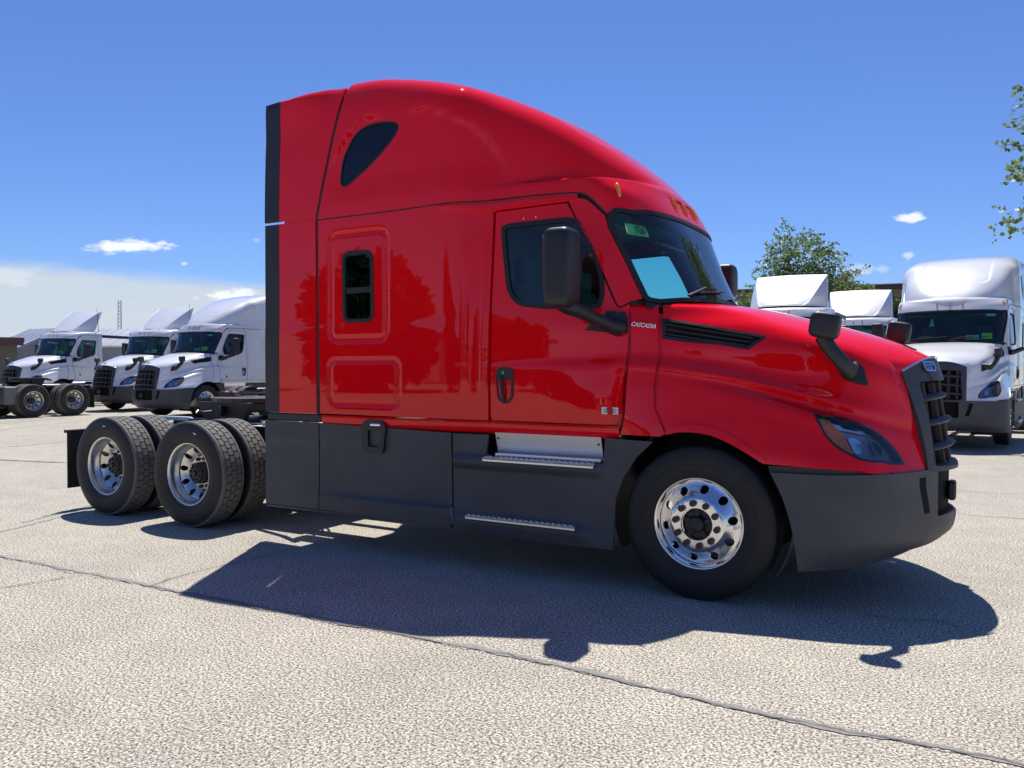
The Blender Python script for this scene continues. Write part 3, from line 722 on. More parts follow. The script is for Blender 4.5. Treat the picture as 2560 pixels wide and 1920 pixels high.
# ---- headlamp
put('headlamp',panel(fg,HLq,[],sp=.05,thick=.01,gap=.001,shift=-.055),[LAMPD])
put('lamp_lens',panel(fg,HLq,[],sp=.05,thick=0,gap=.004,shift=.000),[LENSG])
put('lamp_bezel',panel(fg,offs(HLq,.0005),[offs(HLq,.011)],sp=.04,thick=.055,gap=0,shift=.001),[GLOSSB])
AMp=[(505,285),(600,300),(640,350),(720,430),(790,540),(835,640),(790,625),(720,570),(630,500),(570,430)]
put('turn_signal',panel(fg,toq('K',AMp),[],sp=.05,thick=.012,gap=0,shift=-.012),[AMBER])
put('lamp_top_strip',panel(fg,toq('K',[(610,300),(730,315),(850,360),(995,440),(900,420),(800,400),(690,385),(640,340)]),[],sp=.05,thick=.012,gap=0,shift=-.026),[LAMPG])
put('low_beam',panel(fg,rnd(toq('K',[(770,462),(830,455),(900,500),(920,570),(895,600),(835,590)]),.012,3),[],sp=.05,thick=.01,gap=0,shift=-.024),[LAMPG])
put('high_beam',panel(fg,rnd(toq('K',[(985,500),(1030,500),(1075,550),(1090,610),(1035,610)]),.012,3),[],sp=.05,thick=.01,gap=0,shift=-.024),[LAMPG])
# ---- grille
Fg=lambda x,y,z: (x-Xg(y,z)); dg=DX(Fg,1.9,1.0)
def full(p): p=np.array(p,float); m=p[::-1].copy(); m[:,0]*=-1; return np.vstack([p,m])
gy=np.linspace(-.02,-.5,12)
go=np.vstack([np.stack([gy,1.545+.100*(1-np.abs(gy/.5)**2.6)],1),P3((-.510,1.15),(-.512,.885))]); go=full(go)
gh=full(rnd(P3((-.02,1.500),(-.405,1.478),(-.452,.925),(-.02,.905)),[0,.04,.04,0],4)[:])
one('grille',panel(dg,go,[gh],sp=.05,thick=.06,gap=.002,shift=.012),[GREY])
plate=full(P3((-.02,1.632),(-.33,1.612),(-.27,1.49),(-.02,1.485)))
one('badge_plate',panel(dg,plate,[],sp=.05,thick=.03,gap=0,shift=.022),[GREY])
def barm(z0,hw):
    G=[]
    for y in np.linspace(-hw,hw,25):
        e=1-abs(y/hw)**6; z=z0-.028*abs(y/hw)**2; xf=float(Xg(y,z))+.008+.004*e; t=.015+.013*e
        G.append([(xf-.20,y,z+.006),(xf-.05,y,z+t*.9),(xf-.012,y,z+t*.55),(xf,y,z),(xf-.012,y,z-t*.55),(xf-.06,y,z-t),(xf-.20,y,z-.012)])
    return MB().grid(G)
for k,z0 in enumerate((1.385,1.222,1.058,.918)): one('bar%d'%k,barm(z0,.43+.01*k),[GREY],50)
one('grille_back',panel(dg,full(P3((-.02,1.60),(-.46,1.56),(-.49,.89),(-.02,.88))),[],sp=.06,thick=.01,gap=0,shift=-.060),[MESHB])
one('fin',MB().box((0,0,0),(.05,.055,.56),rot=Matrix.Rotation(R_(-8),3,'Y'),bev=.008),[FIN])
tr=[(float(Xg(y,1.55+.100*(1-abs(y/.5)**2.6)))+.012,y,1.552+.103*(1-abs(y/.5)**2.6)) for y in np.linspace(-.5,.5,30)]
one('grille_trim',MB().tube(tr,.007,6),[CHROME],60)
# badge: shield outline with bars of lettering
def badge():
    m=MB(); a=[(-.062,.028),(-.045,.040),(.045,.040),(.062,.028),(.060,-.012),(.046,-.034),(-.046,-.034),(-.060,-.012)]
    o=[(y,z) for y,z in rnd(a,.012,3)]; i=[(y,z) for y,z in offs(np.array(o),.009)]
    n=len(o); V=[(0.0,y,z) for y,z in o]+[(0,y,z) for y,z in i]+[(.010,y,z) for y,z in o]+[(.010,y,z) for y,z in i]
    F=[]
    for k in range(n): j=(k+1)%n; F+=[[2*n+k,2*n+j,3*n+j,3*n+k],[k,j,2*n+j,2*n+k],[n+k,n+j,3*n+j,3*n+k]]
    m.add(V,F,0); V=[(.003,y,z) for y,z in i]; m.add(V,[list(range(n))],1); return m
one('badge',badge(),[CHROME,BLUEINK],20)
def _bt():
    out=[]
    for w,z in (('FREIGHT',.012),('LINER',-.013)):
        t=textmesh('badge_word',w,.026,.1,.0008,[CHROME],.9,.0004); PM['badge_'+w]=(placetext(t,(.0045,0,z),(0,1,0),(1,0,0)),None)
_LATE=_bt
one('bonnet_scoop',panel(Fan(F_hood,1.2,1.0,2.0),fg.inv(np.array([(1.155,-.10,0),(1.235,-.075,0),(1.235,0,0),(1.155,0,0)])+np.array([[0,0,1]])*Zh(np.array([1.155,1.235,1.235,1.155]),np.array([-.1,-.075,0,0]))[:,None]),[],sp=.04,thick=.01,gap=0,shift=.006),[BLACK])
# ---- bumper
bz_=[.905,.80,.68,.55,.47,.40,.34,.29]
_pl={.905:[(.47,1.19),(.78,1.16),(.98,1.06),(1.155,.88),(1.285,.66),(1.39,.42),(1.465,.2),(1.50,0)],
 .55:[(.60,1.19),(.83,1.155),(1.01,1.05),(1.17,.86),(1.29,.64),(1.39,.42),(1.46,.2),(1.495,0)],
 .47:[(.62,1.19),(.84,1.15),(1.01,1.04),(1.165,.845),(1.28,.63),(1.378,.42),(1.448,.2),(1.48,0)],
 .29:[(.66,1.18),(.82,1.08),(.96,.93),(1.07,.74),(1.155,.54),(1.22,.34),(1.26,.16),(1.275,0)]}
_rx=pchip([.28,.5,.66,.76,.84,.92],[.66,.63,.59,.555,.515,.475])
def plan(z,n=48):
    ks=sorted(_pl); t=np.linspace(0,1,n)
    C=[pchip(np.linspace(0,1,8),np.array(_pl[k]))(t) for k in ks]
    C=np.array(C); w=pchip(ks,C.reshape(len(ks),-1))(np.array(z)).reshape(n,2)
    x0=w[0,0]; dx=float(_rx(z))-x0; w[:,0]+=dx*(1-t)**4; return w
def bum(lo,hi,n,shift=0,zs=None):
    G=[]
    zs=zs or bz_
    Z=[plan(z,97) for z in zs]
    for i in range(lo,hi+1):
        row=[]
        for z,w in zip(zs,Z):
            x,y=w[i]; f=i/96; zz=z+(.045*f if z<.32 else (.02*f if z<.36 else 0)); row.append((x,-y,zz))
        G.append(row)
    return G
Zf=[.905,.86,.80,.74,.68,.61,.55,.51,.47,.435,.40,.37,.34,.315,.29]
Zc=[.585,.55,.51,.47,.435,.40,.37,.34,.315,.29]
def solid(G,t=.02,mi=0):
    G=np.array(G); n=np.cross(np.gradient(G,axis=0),np.gradient(G,axis=1)); n/=np.linalg.norm(n,axis=2,keepdims=True)+1e-9
    if n[...,1].mean()>0: n=-n
    nu,nv=G.shape[:2]; m=MB(); I=G-n*t; V=np.vstack([G.reshape(-1,3),I.reshape(-1,3)]); F=[]; o=nu*nv
    for i in range(nu-1):
        for j in range(nv-1):
            a=i*nv+j; F+=[[a,a+nv,a+nv+1,a+1],[o+a,o+a+1,o+a+nv+1,o+a+nv]]
    for i in range(nu-1):
        for j in (0,nv-1): a=i*nv+j; F.append([a,a+nv,o+a+nv,o+a])
    for j in range(nv-1):
        for i in (0,nu-1): a=i*nv+j; F.append([a,a+1,o+a+1,o+a])
    return m.add(V,F,mi)
ic=70
put('bumper',joinM(solid(bum(0,ic,1,zs=Zf)),solid(bum(ic,96,1,zs=Zc))),[GREY],True,ang=40)
G=bum(0,ic+6,1,zs=[.945,.897]); G=np.array(G); ff=np.linspace(0,1,len(G))[:,None]; G[:,:,1]+=.020+.02*ff; G[:,:,0]-=.010+.06*ff**2
put('bumper_strip',solid(G.tolist(),.03),[BLACK],False)
G=np.array(bum(ic-3,96,1,zs=[.88,.80,.70,.60])); G[:,:,0]-=.05; put('bumper_mesh',MB().grid(G.tolist()),[MESHB],True)
G=np.array(bum(57,61,1,zs=[.86,.80,.74,.68,.62])); 
G2=np.array(bum(57,64,1,zs=[.86,.80,.74,.68,.62])); G=np.array([[G2[min(7,int(k+j*.9)),j] for j in range(5)] for k in range(5)]); G[:,:,1]-=.003
put('bumper_slot',solid(G.tolist(),.012),[MESHB])
one('radar_sensor',MB().box((1.47,-.02,.72),(.05,.15,.13),bev=.012),[STEEL])
# ---- skirts
def S_y(x,z):
    g=sstep(x,-3.75,-2.3); f=sstep(x,-1.97,-1.93)
    a=1.197-.006*(1-sstep(z,.895,.915))+.042*g*(1-f)*(1-sstep(z,.455,.50))
    e=sstep(x,-1.93,-1.80)*(1-sstep(x,-.86,-.70))
    b=1.192+.035*np.exp(-((z-.845)/.045)**4)*(1-sstep(x,-.75,-.62))+(.012+.055*e)*(1-sstep(z,.385,.46))-.03*(1-sstep(z,.27,.40))*e
    return a*(1-f)+b*f
F_skirt=lambda x,y,z: np.abs(y)-S_y(x,z)
dsk=DY(F_skirt)
put('rear_skirt',panel(dsk,[(-4.04,.32),(-3.382,.325),(-3.378,1.088),(-4.04,1.092)],[],sp=.05,thick=.02,gap=.002),[GREY])
put('middle_skirt',panel(dsk,[(-3.374,.325),(-1.955,.305),(-1.965,.5),(-1.975,1.058),(-3.37,1.088)],[],sp=.035,thick=.02,gap=.002),[GREY])
fs=[(-1.945,.30),(-.59,.285),(-.582,.5),(-.575,.65),(-.52,.80),(-.42,.95),(-.30,1.065),(-.66,1.075),(-.675,.895),(-1.655,.885),(-1.63,1.058),(-1.962,1.056),(-1.955,.5)]
put('front_skirt',panel(dsk,fs,[],sp=.03,thick=.02,gap=.002),[GREY])
put('skirt_edge',MB().box((-2.995,-1.17,.312),(2.06,.05,.022),bev=.006),[GREY])
put('step_backplate',MB().box((-1.15,-1.128,.985),(.885,.006,.185),rot=Matrix.Rotation(R_(16),3,'X')),[BRUSH])
put('step_fold',MB().box((-1.15,-1.150,.905),(.885,.012,.022),bev=.002),[BRUSH])
put('step_bolt',MB().cyl((0,-1.15,0),(0,-1.158,0),.008,.006,8),[STEEL])
put('panel_bolt',MB().cyl((0,0,0),(0,-.006,0),.0075,.0055,10),[CHROME])
def tread(x0,x1,z,y0=-1.262,y1=-1.125):
    m=MB(); n=20; L=(x1-x0)
    m.box(((x0+x1)/2,(y0+y1)/2,z-.006),(L,y1-y0,.012)); m.box(((x0+x1)/2,y0+.004,z-.012),(L,.008,.030),bev=.003)
    for k in range(n):
        for j in range(3): m.box((x0+L*(k+.5+.25*(j%2))/n*.985,y0+.022+j*.035,z+.003),(L/n*.5,.012,.010))
    return m
put('upper_step',tread(-1.645,-.722,.885),[BRUSH]); put('lower_step',tread(-1.80,-.865,.43),[BRUSH])
put('step_riser',MB().box((-1.255,-1.165,.455),(.87,.010,.055),bev=.002),[BRUSH])
def screws(pts): return [MB().cyl(p,(p[0],p[1]-.006,p[2]),.010,.007,8) for p in pts]
# latch
m=MB(); o=[(-2.83,1.135),(-2.655,1.13),(-2.615,1.08),(-2.640,.88),(-2.665,.855),(-2.83,.865),(-2.862,.89),(-2.872,1.09)]; i=[(-2.805,1.05),(-2.655,1.045),(-2.69,.905),(-2.80,.91)]
o=rnd(o,.02,3); i=rnd(i,.015,4)
def ringprism(o,i,y0,y1):
    q,F=cdt(np.array(o),[np.array(i)],.06); V=[(a,y0,b) for a,b in q]+[(a,y1,b) for a,b in q]; n=len(q); FF=[f for f in F]+[[n+k for k in f[::-1]] for f in F]
    e={}
    for f in F:
        for k in range(3): e[(f[k],f[(k+1)%3])]=1
    FF+=[[b,a,n+a,n+b] for (a,b) in e if (b,a) not in e]; return MB().add(V,FF)
put('latch',ringprism(o,i,-1.222,-1.15),[BLACK]); put('latch_back',MB().box((-2.74,-1.155,.98),(.2,.01,.2)),[GLOSSB])
put('latch_handle',MB().box((-2.725,-1.215,1.092),(.115,.03,.034),bev=.012),[CHROME])
put('extender_foot',MB().box((-3.69,-1.14,1.126),(.66,.10,.072),bev=.01),[BLACK])
# arch liner
G=[]
for a in np.linspace(R_(-32),R_(205),44):
    r=.615+.02*math.sin(a); G.append([(r*math.cos(a)-.01,y,.545+r*math.sin(a)) for y in (-1.085,-1.0,-.8,-.52)])
put('arch_liner',solid(G,.012),[BLACK],ang=60)
# ---- mirrors
def rbox(c,d,r,n=4,p=None):
    """soft box: superellipsoid, p exponent"""
    m=MB(); nu,nv=26,18; G=[]
    def sg(w,e): return math.copysign(abs(w)**e,w)
    e=r
    for i in range(nu):
        u=-math.pi+2*math.pi*i/nu; row=[]
        for j in range(nv+1):
            v=-math.pi/2+math.pi*j/nv; cv=sg(math.cos(v),e); row.append((c[0]+d[0]/2*cv*sg(math.cos(u),e),c[1]+d[1]/2*cv*sg(math.sin(u),e),c[2]+d[2]/2*sg(math.sin(v),e)))
        G.append(row)
    return m.grid(G,close_u=True)
def tilt(mb,c,R):
    mb.v=[tuple(R@(Vector(v)-Vector(c))+Vector(c)) for v in mb.v]; return mb
cmc=(-.865,-1.47,2.255)
mm=rbox(cmc,(.20,.235,.55),.32)
put('door_mirror',mm,[BLACK],ang=60)
put('mirror_glass',MB().box((cmc[0]-.103,cmc[1],cmc[2]+.04),(.006,.17,.38),bev=.002),[MIRRORG])
put('mirror_arm',MB().tube([(-.88,-1.47,2.03),(-.84,-1.44,1.995),(-.76,-1.36,1.955),(-.68,-1.25,1.90),(-.62,-1.16,1.86),(-.59,-1.10,1.85)],[(.05,.075),(.05,.065),(.045,.055),(.045,.055),(.05,.06),(.055,.07)],12),[BLACK],ang=70)
mp_=px('D',[(1050,1195),(1105,1140),(1200,1080),(1240,1030),(1400,1040),(1415,1100),(1415,1225),(1250,1215)])
put('mirror_mount',panel(dyc,dyc.inv(hit(F_cab,'P',mp_)),[],sp=.04,thick=.02,gap=0,shift=.014),[BLACK])
hc=(.775,-.985,1.845)
put('bonnet_mirror',tilt(rbox(hc,(.185,.13,.17),.45),hc,Matrix.Rotation(R_(10),3,'Y')),[BLACK],ang=60)
bs=hit(F_hoodg,'E',[(1150,1170)])[0]
put('bonnet_mirror_arm',MB().tube([(.755,-.985,1.78),(.80,-.965,1.70),(.86,-.93,1.62),(.92,-.88,1.545),tuple(bs+np.array([-.01,-.01,.03])),tuple(bs+np.array([.0,.05,-.0]))],[(.055,.036),(.052,.034),(.052,.034),(.055,.034),(.070,.038),(.06,.03)],12),[BLACK],ang=70)
put('bonnet_mirror_foot',panel(fg,rnd(toq('E',[(1005,1075),(1150,1040),(1235,1105),(1272,1262),(1085,1218),(1040,1170)]),.012,3),[],sp=.04,thick=.02,gap=0,shift=.018),[BLACK])
put('bonnet_mirror_glass',tilt(MB().box((hc[0]-.088,hc[1],hc[2]),(.006,.09,.11),bev=.002),hc,Matrix.Rotation(R_(10),3,'Y')),[MIRRORG])
# ---- door handle
m=MB(); hp=rnd([(-1.578,1.545),(-1.53,1.575),(-1.455,1.575),(-1.415,1.545),(-1.42,1.35),(-1.46,1.30),(-1.51,1.295),(-1.555,1.335)],.02,3)
put('door_handle',ringprism(hp,rnd([(-1.565,1.475),(-1.435,1.475),(-1.437,1.36),(-1.47,1.32),(-1.515,1.315),(-1.55,1.35)],.01,3),-1.186,-1.165),[BLACK])
put('handle_cup',MB().box((-1.50,-1.168,1.40),(.14,.012,.18)),[GLOSSB]); put('handle_grip',MB().tube([(-1.515,-1.183,1.51),(-1.51,-1.20,1.46),(-1.502,-1.203,1.38),(-1.497,-1.183,1.305)],[(.016,.012)]*4,8),[BLACK])
put('door_lock',MB().cyl((-1.503,-1.178,1.535),(-1.503,-1.190,1.535),.012,n=12),[CHROME])
# ---- marker lamps
def marker(y,z=2.865):
    P=DX(F_cab,.6,1.6).fwd(P3((y,z)))[0] if abs(y)<.9 else vf.fwd(vf.inv(P3((-.70,-abs(y),z))))[0]
    n=grad(F_cab,np.array([P]))[0]; n=Vector(n); up=Vector((0,0,1)); t=(up-n*up.dot(n)).normalized(); s=t.cross(n); R=Matrix((s,t,n)).transposed()
    b=MB(); G=[]
    for a in np.linspace(-1,1,9):
        w=.0125*(1-abs(a)**4)**.5+.001; h=.020*(1-abs(a)**4)**.5+.003
        G.append([Vector((w*math.cos(q),a*.070,h*math.sin(q))) for q in np.linspace(0,math.pi,7)])
    mb=MB().grid([[R@v+Vector(P) for v in r] for r in G]); return mb
for k,y in enumerate((-.93,-.24,0.0)): 
    (one if y==0 else put)('marker%d'%k,marker(y),[AMBER],ang=60)
# ---- wipers
def onws(y,z,d=.02): 
    P=dxc.fwd(P3((y,z))); return P[0]+grad(F_cab,P)[0]*d
def wiper(y0,y1):
    a=onws(y0,2.085,.03); b=onws(y1,2.16,.03); mid=onws((y0+y1)/2,2.15,.045)
    bl=[onws(y1-.28+.56*t,2.125+.05*t,.012) for t in np.linspace(0,1,7)]
    return joinM(MB().tube([a,mid,b],.010,6),MB().tube(bl,.007,6))
one('wiper_a',wiper(-.72,-.28),[BLACK]); one('wiper_b',wiper(.05,.48),[BLACK])
# cowl tray under the windscreen
G=[]
for y in np.linspace(-1.0,1.0,33):
    xr=-.04-.30*(y/.88)**2+.02; xw=float(Xf(y,2.06)); G.append([(xr,y,float(Zh(xr,y))-.03),((xr+xw)/2,y,2.02),(xw-.01,y,2.045),(xw-.06,y,2.06)])
one('cowl_tray',MB().grid(G),[BLACK],60)
# ---- lettering
def textmesh(key,body,size,shear=0,extrude=.002,mats=None,sx=1.0,bold=0.0):
    c=bpy.data.curves.new(key,'FONT'); c.body=body; c.size=size; c.shear=shear; c.extrude=extrude; c.align_x='CENTER'; c.align_y='CENTER'; c.resolution_u=3; c.offset=bold
    o=bpy.data.objects.new(key,c); SC.collection.objects.link(o); bpy.context.view_layer.update()
    me=bpy.data.meshes.new_from_object(o.evaluated_get(bpy.context.evaluated_depsgraph_get())); bpy.data.objects.remove(o); bpy.data.curves.remove(c)
    for v in me.vertices: v.co.x*=sx
    me.materials.clear(); [me.materials.append(m) for m in (mats or [INK])]; return me
def placetext(me,P,right,n):
    r=Vector(right).normalized(); n=Vector(n).normalized(); r=(r-n*r.dot(n)).normalized(); u=n.cross(r); M=Matrix((r,u,n)).transposed().to_4x4(); M.translation=Vector(P); me.transform(M); return me
c1,c2=hit(F_hood,'N',[(430,388),(770,425)]); n=grad(F_hood,np.array([(c1+c2)/2]))[0]; n[2]=0
tm=textmesh('model_name','CASCADIA',.042,.35,.003,[mat('silver_letters',(.86,.86,.88),.3)],.86,.0010); PM['model_name']=(placetext(tm,(c1+c2)/2+n*.012,c2-c1,n),None)
tm=tm.copy() if False else None
_LATE()
# label on the door
s1=hit(F_cab,'F',[(1192,407),(1333,412),(1333,470),(1192,466)]); n=grad(F_cab,s1[:1])[0]
def quad(P,n,d,mi=0,t=.0015): 
    P=[Vector(p)+Vector(n)*d for p in P]; Q=[p-Vector(n)*t for p in P]; return MB().add(P+Q,[[0,1,2,3],[7,6,5,4],[0,4,5,1],[1,5,6,2],[2,6,7,3],[3,7,4,0]],mi)
lm=quad(s1,n,.004); 
def lerp4(P,u,v): return (P[0]*(1-u)+P[1]*u)*(1-v)+(P[3]*(1-u)+P[2]*u)*v
lk=MB()
for v,u0,u1,h in ((.14,.25,.75,.05),(.30,.08,.9,.09),(.46,.12,.92,.04),(.57,.2,.8,.05),(.68,.08,.92,.05),(.79,.1,.9,.05),(.91,.38,.62,.08)):
    lk=joinM(lk,quad([lerp4(s1,u0,v-h/2),lerp4(s1,u1,v-h/2),lerp4(s1,u1,v+h/2),lerp4(s1,u0,v+h/2)],n,.0052))
one('door_label',lm,[WPAPER]); one('label_print',lk,[INK])
nt4=hit(F_cab,'D',[(1390,262),(1572,300),(1605,390),(1412,360)]); nn_=grad(F_cab,nt4[:1])[0]
one('windscreen_note',quad(nt4,nn_,-.008),[NOTE])
tm=textmesh('note_number','720160',.085,.2,.0006,[INK],.55,.0006); PM['note_number']=(placetext(tm,lerp4(nt4,.5,.5)-nn_*.004,nt4[1]-nt4[0],nn_),None)

# ---- dark liners behind the shut lines
lin=np.vstack([SEAM+P3((0,.045)),(SEAM-P3((0,.075)))[::-1]]); put('seam_liner',panel(dyc,lin,[],sp=.06,thick=.004,gap=0,shift=-.034),[BLACK])
put('door_liner',panel(dyc,offs(door,-.035),[offs(door,.025)],sp=.06,thick=.004,gap=0,shift=-.036),[RED])
put('pillar_liner',panel(vfp,offs(vfp.inv(hit(F_cab,'P',ppx)),-.012),[],sp=.05,thick=.004,gap=0,shift=-.030),[BLACK])
put('extender_joint',panel(ed,[(-3.80,2.855),(-3.40,2.855),(-3.40,2.895),(-3.80,2.895)],[],sp=.06,thick=.01,gap=0,shift=-.014),[RED])
# ---------------------------------------------------------------- wheels (axis y, outer face towards -y)
RT=.522
def tyreprof(steer):
    side=[(.100,.292),(.118,.300),(.134,.330),(.144,.380),(.146,.420),(.141,.460),(.131,.490)]
    L=[(-y,r) for y,r in side]
    if steer:
        t=[(-.122,.506),(-.112,.516)]
        for g in (-.083,-.045,0,.045,.083):
            w=.0055; t+=[(g-w-.001,.5225),(g-w,.509),(g+w,.509),(g+w+.001,.5225)]
        t+=[(.112,.516),(.122,.506)]
    else:
        t=[(-.127,.500),(-.123,.514),(-.118,.519),(-.094,.5215),(-.092,.509),(.092,.509),(.094,.5215),(.118,.519),(.123,.514),(.127,.500)]
    return L+t+[(y,r) for y,r in side][::-1]
def mk_tyre(steer):
    m=MB(); m.lathe(tyreprof(steer),96)
    # raised ring and pads on the sidewall
    m.lathe([(-.1445,.395),(-.1475,.398),(-.1475,.404),(-.1445,.407)],96)
    return m
one('steer_tyre',mk_tyre(True),[TYRE],28)
m=MB(); m.lathe(tyreprof(False),96)
nf=len(m.f); P_=len(tyreprof(False))
me_=m
for k,f in enumerate(m.f):
    kk=k%(P_-1)
    if 7<=kk<=9 or 11<=kk<=13: m.m[k]=1
m.lathe([(-.1445,.395),(-.1475,.398),(-.1475,.404),(-.1445,.407)],96)
one('drive_tyre',m,[TYRE,TREAD],28)
m=MB(); NB=44
for row,y0 in enumerate((-.0605,0,.0605)):
    for k in range(NB):
        a0=2*math.pi*(k+.5*(row%2))/NB; da=2*math.pi/NB*.455; w=.0268; V=[]
        pts=[(-w,-da*.62),(-w*.62,-da),(w*.62,-da*.94),(w,-da*.55),(w,da*.62),(w*.62,da),(-w*.62,da*.94),(-w,da*.55)]
        for r,s in ((.507,1.0),(.5225,.97)):
            for y,a in pts: V.append((r*math.cos(a0+a*s),y0+y*s,r*math.sin(a0+a*s)))
        m.add(V,[[i,(i+1)%8,8+(i+1)%8,8+i] for i in range(8)]+[list(range(8,16))])
one('tread_blocks',m,[TREAD],28)
def disc(flip):
    """aluminium disc with ten hand holes and ten stud holes; dpt(r) depth outwards"""
    th=np.linspace(0,2*np.pi,97)[:-1]; ro=.283 if not flip else .262; O=np.stack([ro*np.cos(th),ro*np.sin(th)],1); ri=.109; I=np.stack([ri*np.cos(th[::2]),ri*np.sin(th[::2])],1)
    H=[I]
    for k in range(10):
        a=R_(9+36*k); t=np.linspace(0,2*np.pi,19)[:-1]; H.append(np.stack([.2335*np.cos(a)+.029*np.cos(t),.2335*np.sin(a)+.029*np.sin(t)],1))
    q,F=cdt(O,H,.022)
    pr=pchip([.10,.168,.180,.205,.235,.262,.285],[.062,.060,.055,.030,.004,-.010,-.014])
    r=np.hypot(q[:,0],q[:,1]); d=pr(r)
    dd=(pr(r+.001)-pr(r-.001))/.002
    s=1 if flip else -1          # facing -y
    P=np.stack([q[:,0],-d,q[:,1]],1); n=np.stack([-dd*q[:,0]/r,-np.ones(len(r)),-dd*q[:,1]/r],1); n/=np.linalg.norm(n,axis=1)[:,None]
    t=F[0]; 
    if np.dot(np.cross(P[t[1]]-P[t[0]],P[t[2]]-P[t[0]]),n[t[0]])<0: F=[f[::-1] for f in F]
    Q=P-n*.022; mb=MB(); mb.add(P,F,0,[[n[i] for i in f] for f in F]); mb.add(Q,[f[::-1] for f in F],0,[[-n[i] for i in f[::-1]] for f in F])
    cnt={}
    for f in F:
        for i in range(3): cnt[(f[i],f[(i+1)%3])]=1
    V=[];FF=[]
    for (a,b) in cnt:
        if (b,a) not in cnt: k=len(V); V+=[P[a],P[b],Q[b],Q[a]]; FF.append([k+1,k,k+3,k+2])
    mb.add(V,FF,0)
    if flip:
        mb.v=[(x,-y,z) for x,y,z in mb.v]; mb.f=[f[::-1] for f in mb.f]; mb.n=[None if n is None else [(a,-b,c) for a,b,c in n[::-1]] for n in mb.n]
    return mb
def shiftM(m,d): m.v=[(x+d[0],y+d[1],z+d[2]) for x,y,z in m.v]; return m
# steer rim: outer lip at y=-.122 ; disc just inside
def latheN(prof,n=96):
    """lathe with smooth analytic-like normals via plain smooth shading"""
    return MB().lathe(prof,n)
lip=[(-.100,.283),(-.106,.287),(-.113,.290),(-.120,.297),(-.124,.303),(-.124,.307),(-.118,.310),(-.108,.309)]
one('steer_rim_lip',latheN([(-.085,.281)]+lip),[ALU],50)
one('steer_rim',shiftM(disc(False),(0,-.092,0)),[ALU])
barrel=[(.12,.300),(.11,.285),(.06,.275),(.02,.262),(.005,.255),(-.02,.255),(-.035,.262),(-.050,.279),(-.075,.283),(-.095,.285)]+lip[1:]
one('drive_rim_lip',latheN(barrel),[ALUD],60)
one('drive_rim',shiftM(disc(True),(0,.018,0)),[ALUD])
one('lug_nut',MB().cyl((0,-.178,0),(0,-.145,0),.0225,.024,8),[NUT])
m=MB(); m.lathe([(-.10,.108),(-.128,.106),(-.130,.098),(-.118,.094),(-.118,.060),(-.150,.055),(-.168,.048),(-.172,.040),(-.172,.0)],40)
one('steer_hub',m,[BLACK],35)
m=MB()
for k in range(5):
    a=2*math.pi*k/5+.3; c,s=math.cos(a),math.sin(a); R=Matrix(((c,0,-s),(0,1,0),(s,0,c)))
    m.box((.078*c,-.132,.078*s),(.05,.022,.028),rot=R)
one('hub_webs',m,[BLACK])
m=MB(); m.lathe([(.10,.112),(.03,.110),(-.006,.105),(-.012,.095),(-.035,.090),(-.040,.082),(-.043,.03),(-.060,.028),(-.062,0)],36)
one('drive_hub',m,[STEEL],35)
one('drive_nut',MB().cyl((0,.035,0),(0,.085,0),.019,.021,6),[STEEL]); one('axle_bolt',MB().cyl((0,-.055,0),(0,-.038,0),.010,.010,6),[STEEL])
one('valve_stem',MB().cyl((.275,-.118,.0),(.255,-.14,0),.005,n=6),[CHROME])
one('brake_drum',MB().lathe([(.02,0),(.02,.20),(.20,.21),(.20,0)],24),[STEEL],35)
one('wheel_label',MB().box((.245,-.098,-.012),(.026,.001,.018)),[WPAPER])
one('tyre_mark',MB().box((0,-.146,.425),(.04,.002,.010)),[WPAPER])
# ---------------------------------------------------------------- chassis
def railm():
    m=MB(); m.add([(-7.05,-.005,.92),(1.05,-.005,.92),(1.05,-.005,.66),(-7.05,-.005,.66)],[[0,1,2,3]]); m=MB()
    m.box((-3.0,0,.91),(8.1,.085,.012)); m.box((-3.0,-.04,.785),(8.1,.010,.25)); m.box((-3.0,0,.662),(8.1,.085,.012)); return m
one('frame_rail',railm(),[STEEL]); one('cross_member',MB().box((0,0,.79),(.10,.78,.20),bev=.01),[STEEL])
m=MB().cyl((0,-.85,.52),(0,.85,.52),.065,n=14); one('axle_housing',m,[STEEL])
G=[]; m=MB().cyl((-.20,0,.54),(.16,0,.54),.20,.13,16); one('differential',m,[STEEL])
one('drive_shaft',MB().cyl((-4.95,0,.60),(-1.2,0,.68),.055,n=12),[STEEL])
one('air_spring',MB().lathe([],3) if False else MB().cyl((0,0,.50),(0,0,.70),.125,n=18),[RUBBER])
one('spring_beam',MB().box((0,0,.47),(1.05,.09,.07),bev=.01),[STEEL])
one('fuel_tank',MB().cyl((-2.9,-.84,.70),(-1.35,-.84,.70),.30,n=32),[ALU],25)
one('tank_strap',MB().cyl((0,-.84,.70),(.05,-.84,.70),.304,n=32),[STEEL],25)
one('battery_box',MB().box((-3.35,-.82,.66),(.55,.55,.44),bev=.03),[STEEL]); one('air_tank',MB().cyl((-3.95,-.75,.60),(-3.35,-.75,.60),.11,n=16),[STEEL])
one('deck_plate',MB().box((-4.55,0,.955),(.9,1.0,.012),bev=.004),[MATTEALU])
# mudflap with its hanger
one('mudflap',MB().box((-7.085,-.93,.545),(.012,.58,.62),bev=.005),[RUBBER]); one('mudflap_hanger',MB().tube([(-7.07,-.42,.84),(-7.10,-.45,.865),(-7.10,-1.235,.865)],.020,10),[STEEL])
one('tail_lamp',MB().box((-7.12,-.33,.76),(.05,.16,.11),bev=.015),[REDLENS])
one('rear_crossbar',MB().box((-7.07,0,.80),(.05,.80,.18),bev=.01),[STEEL])
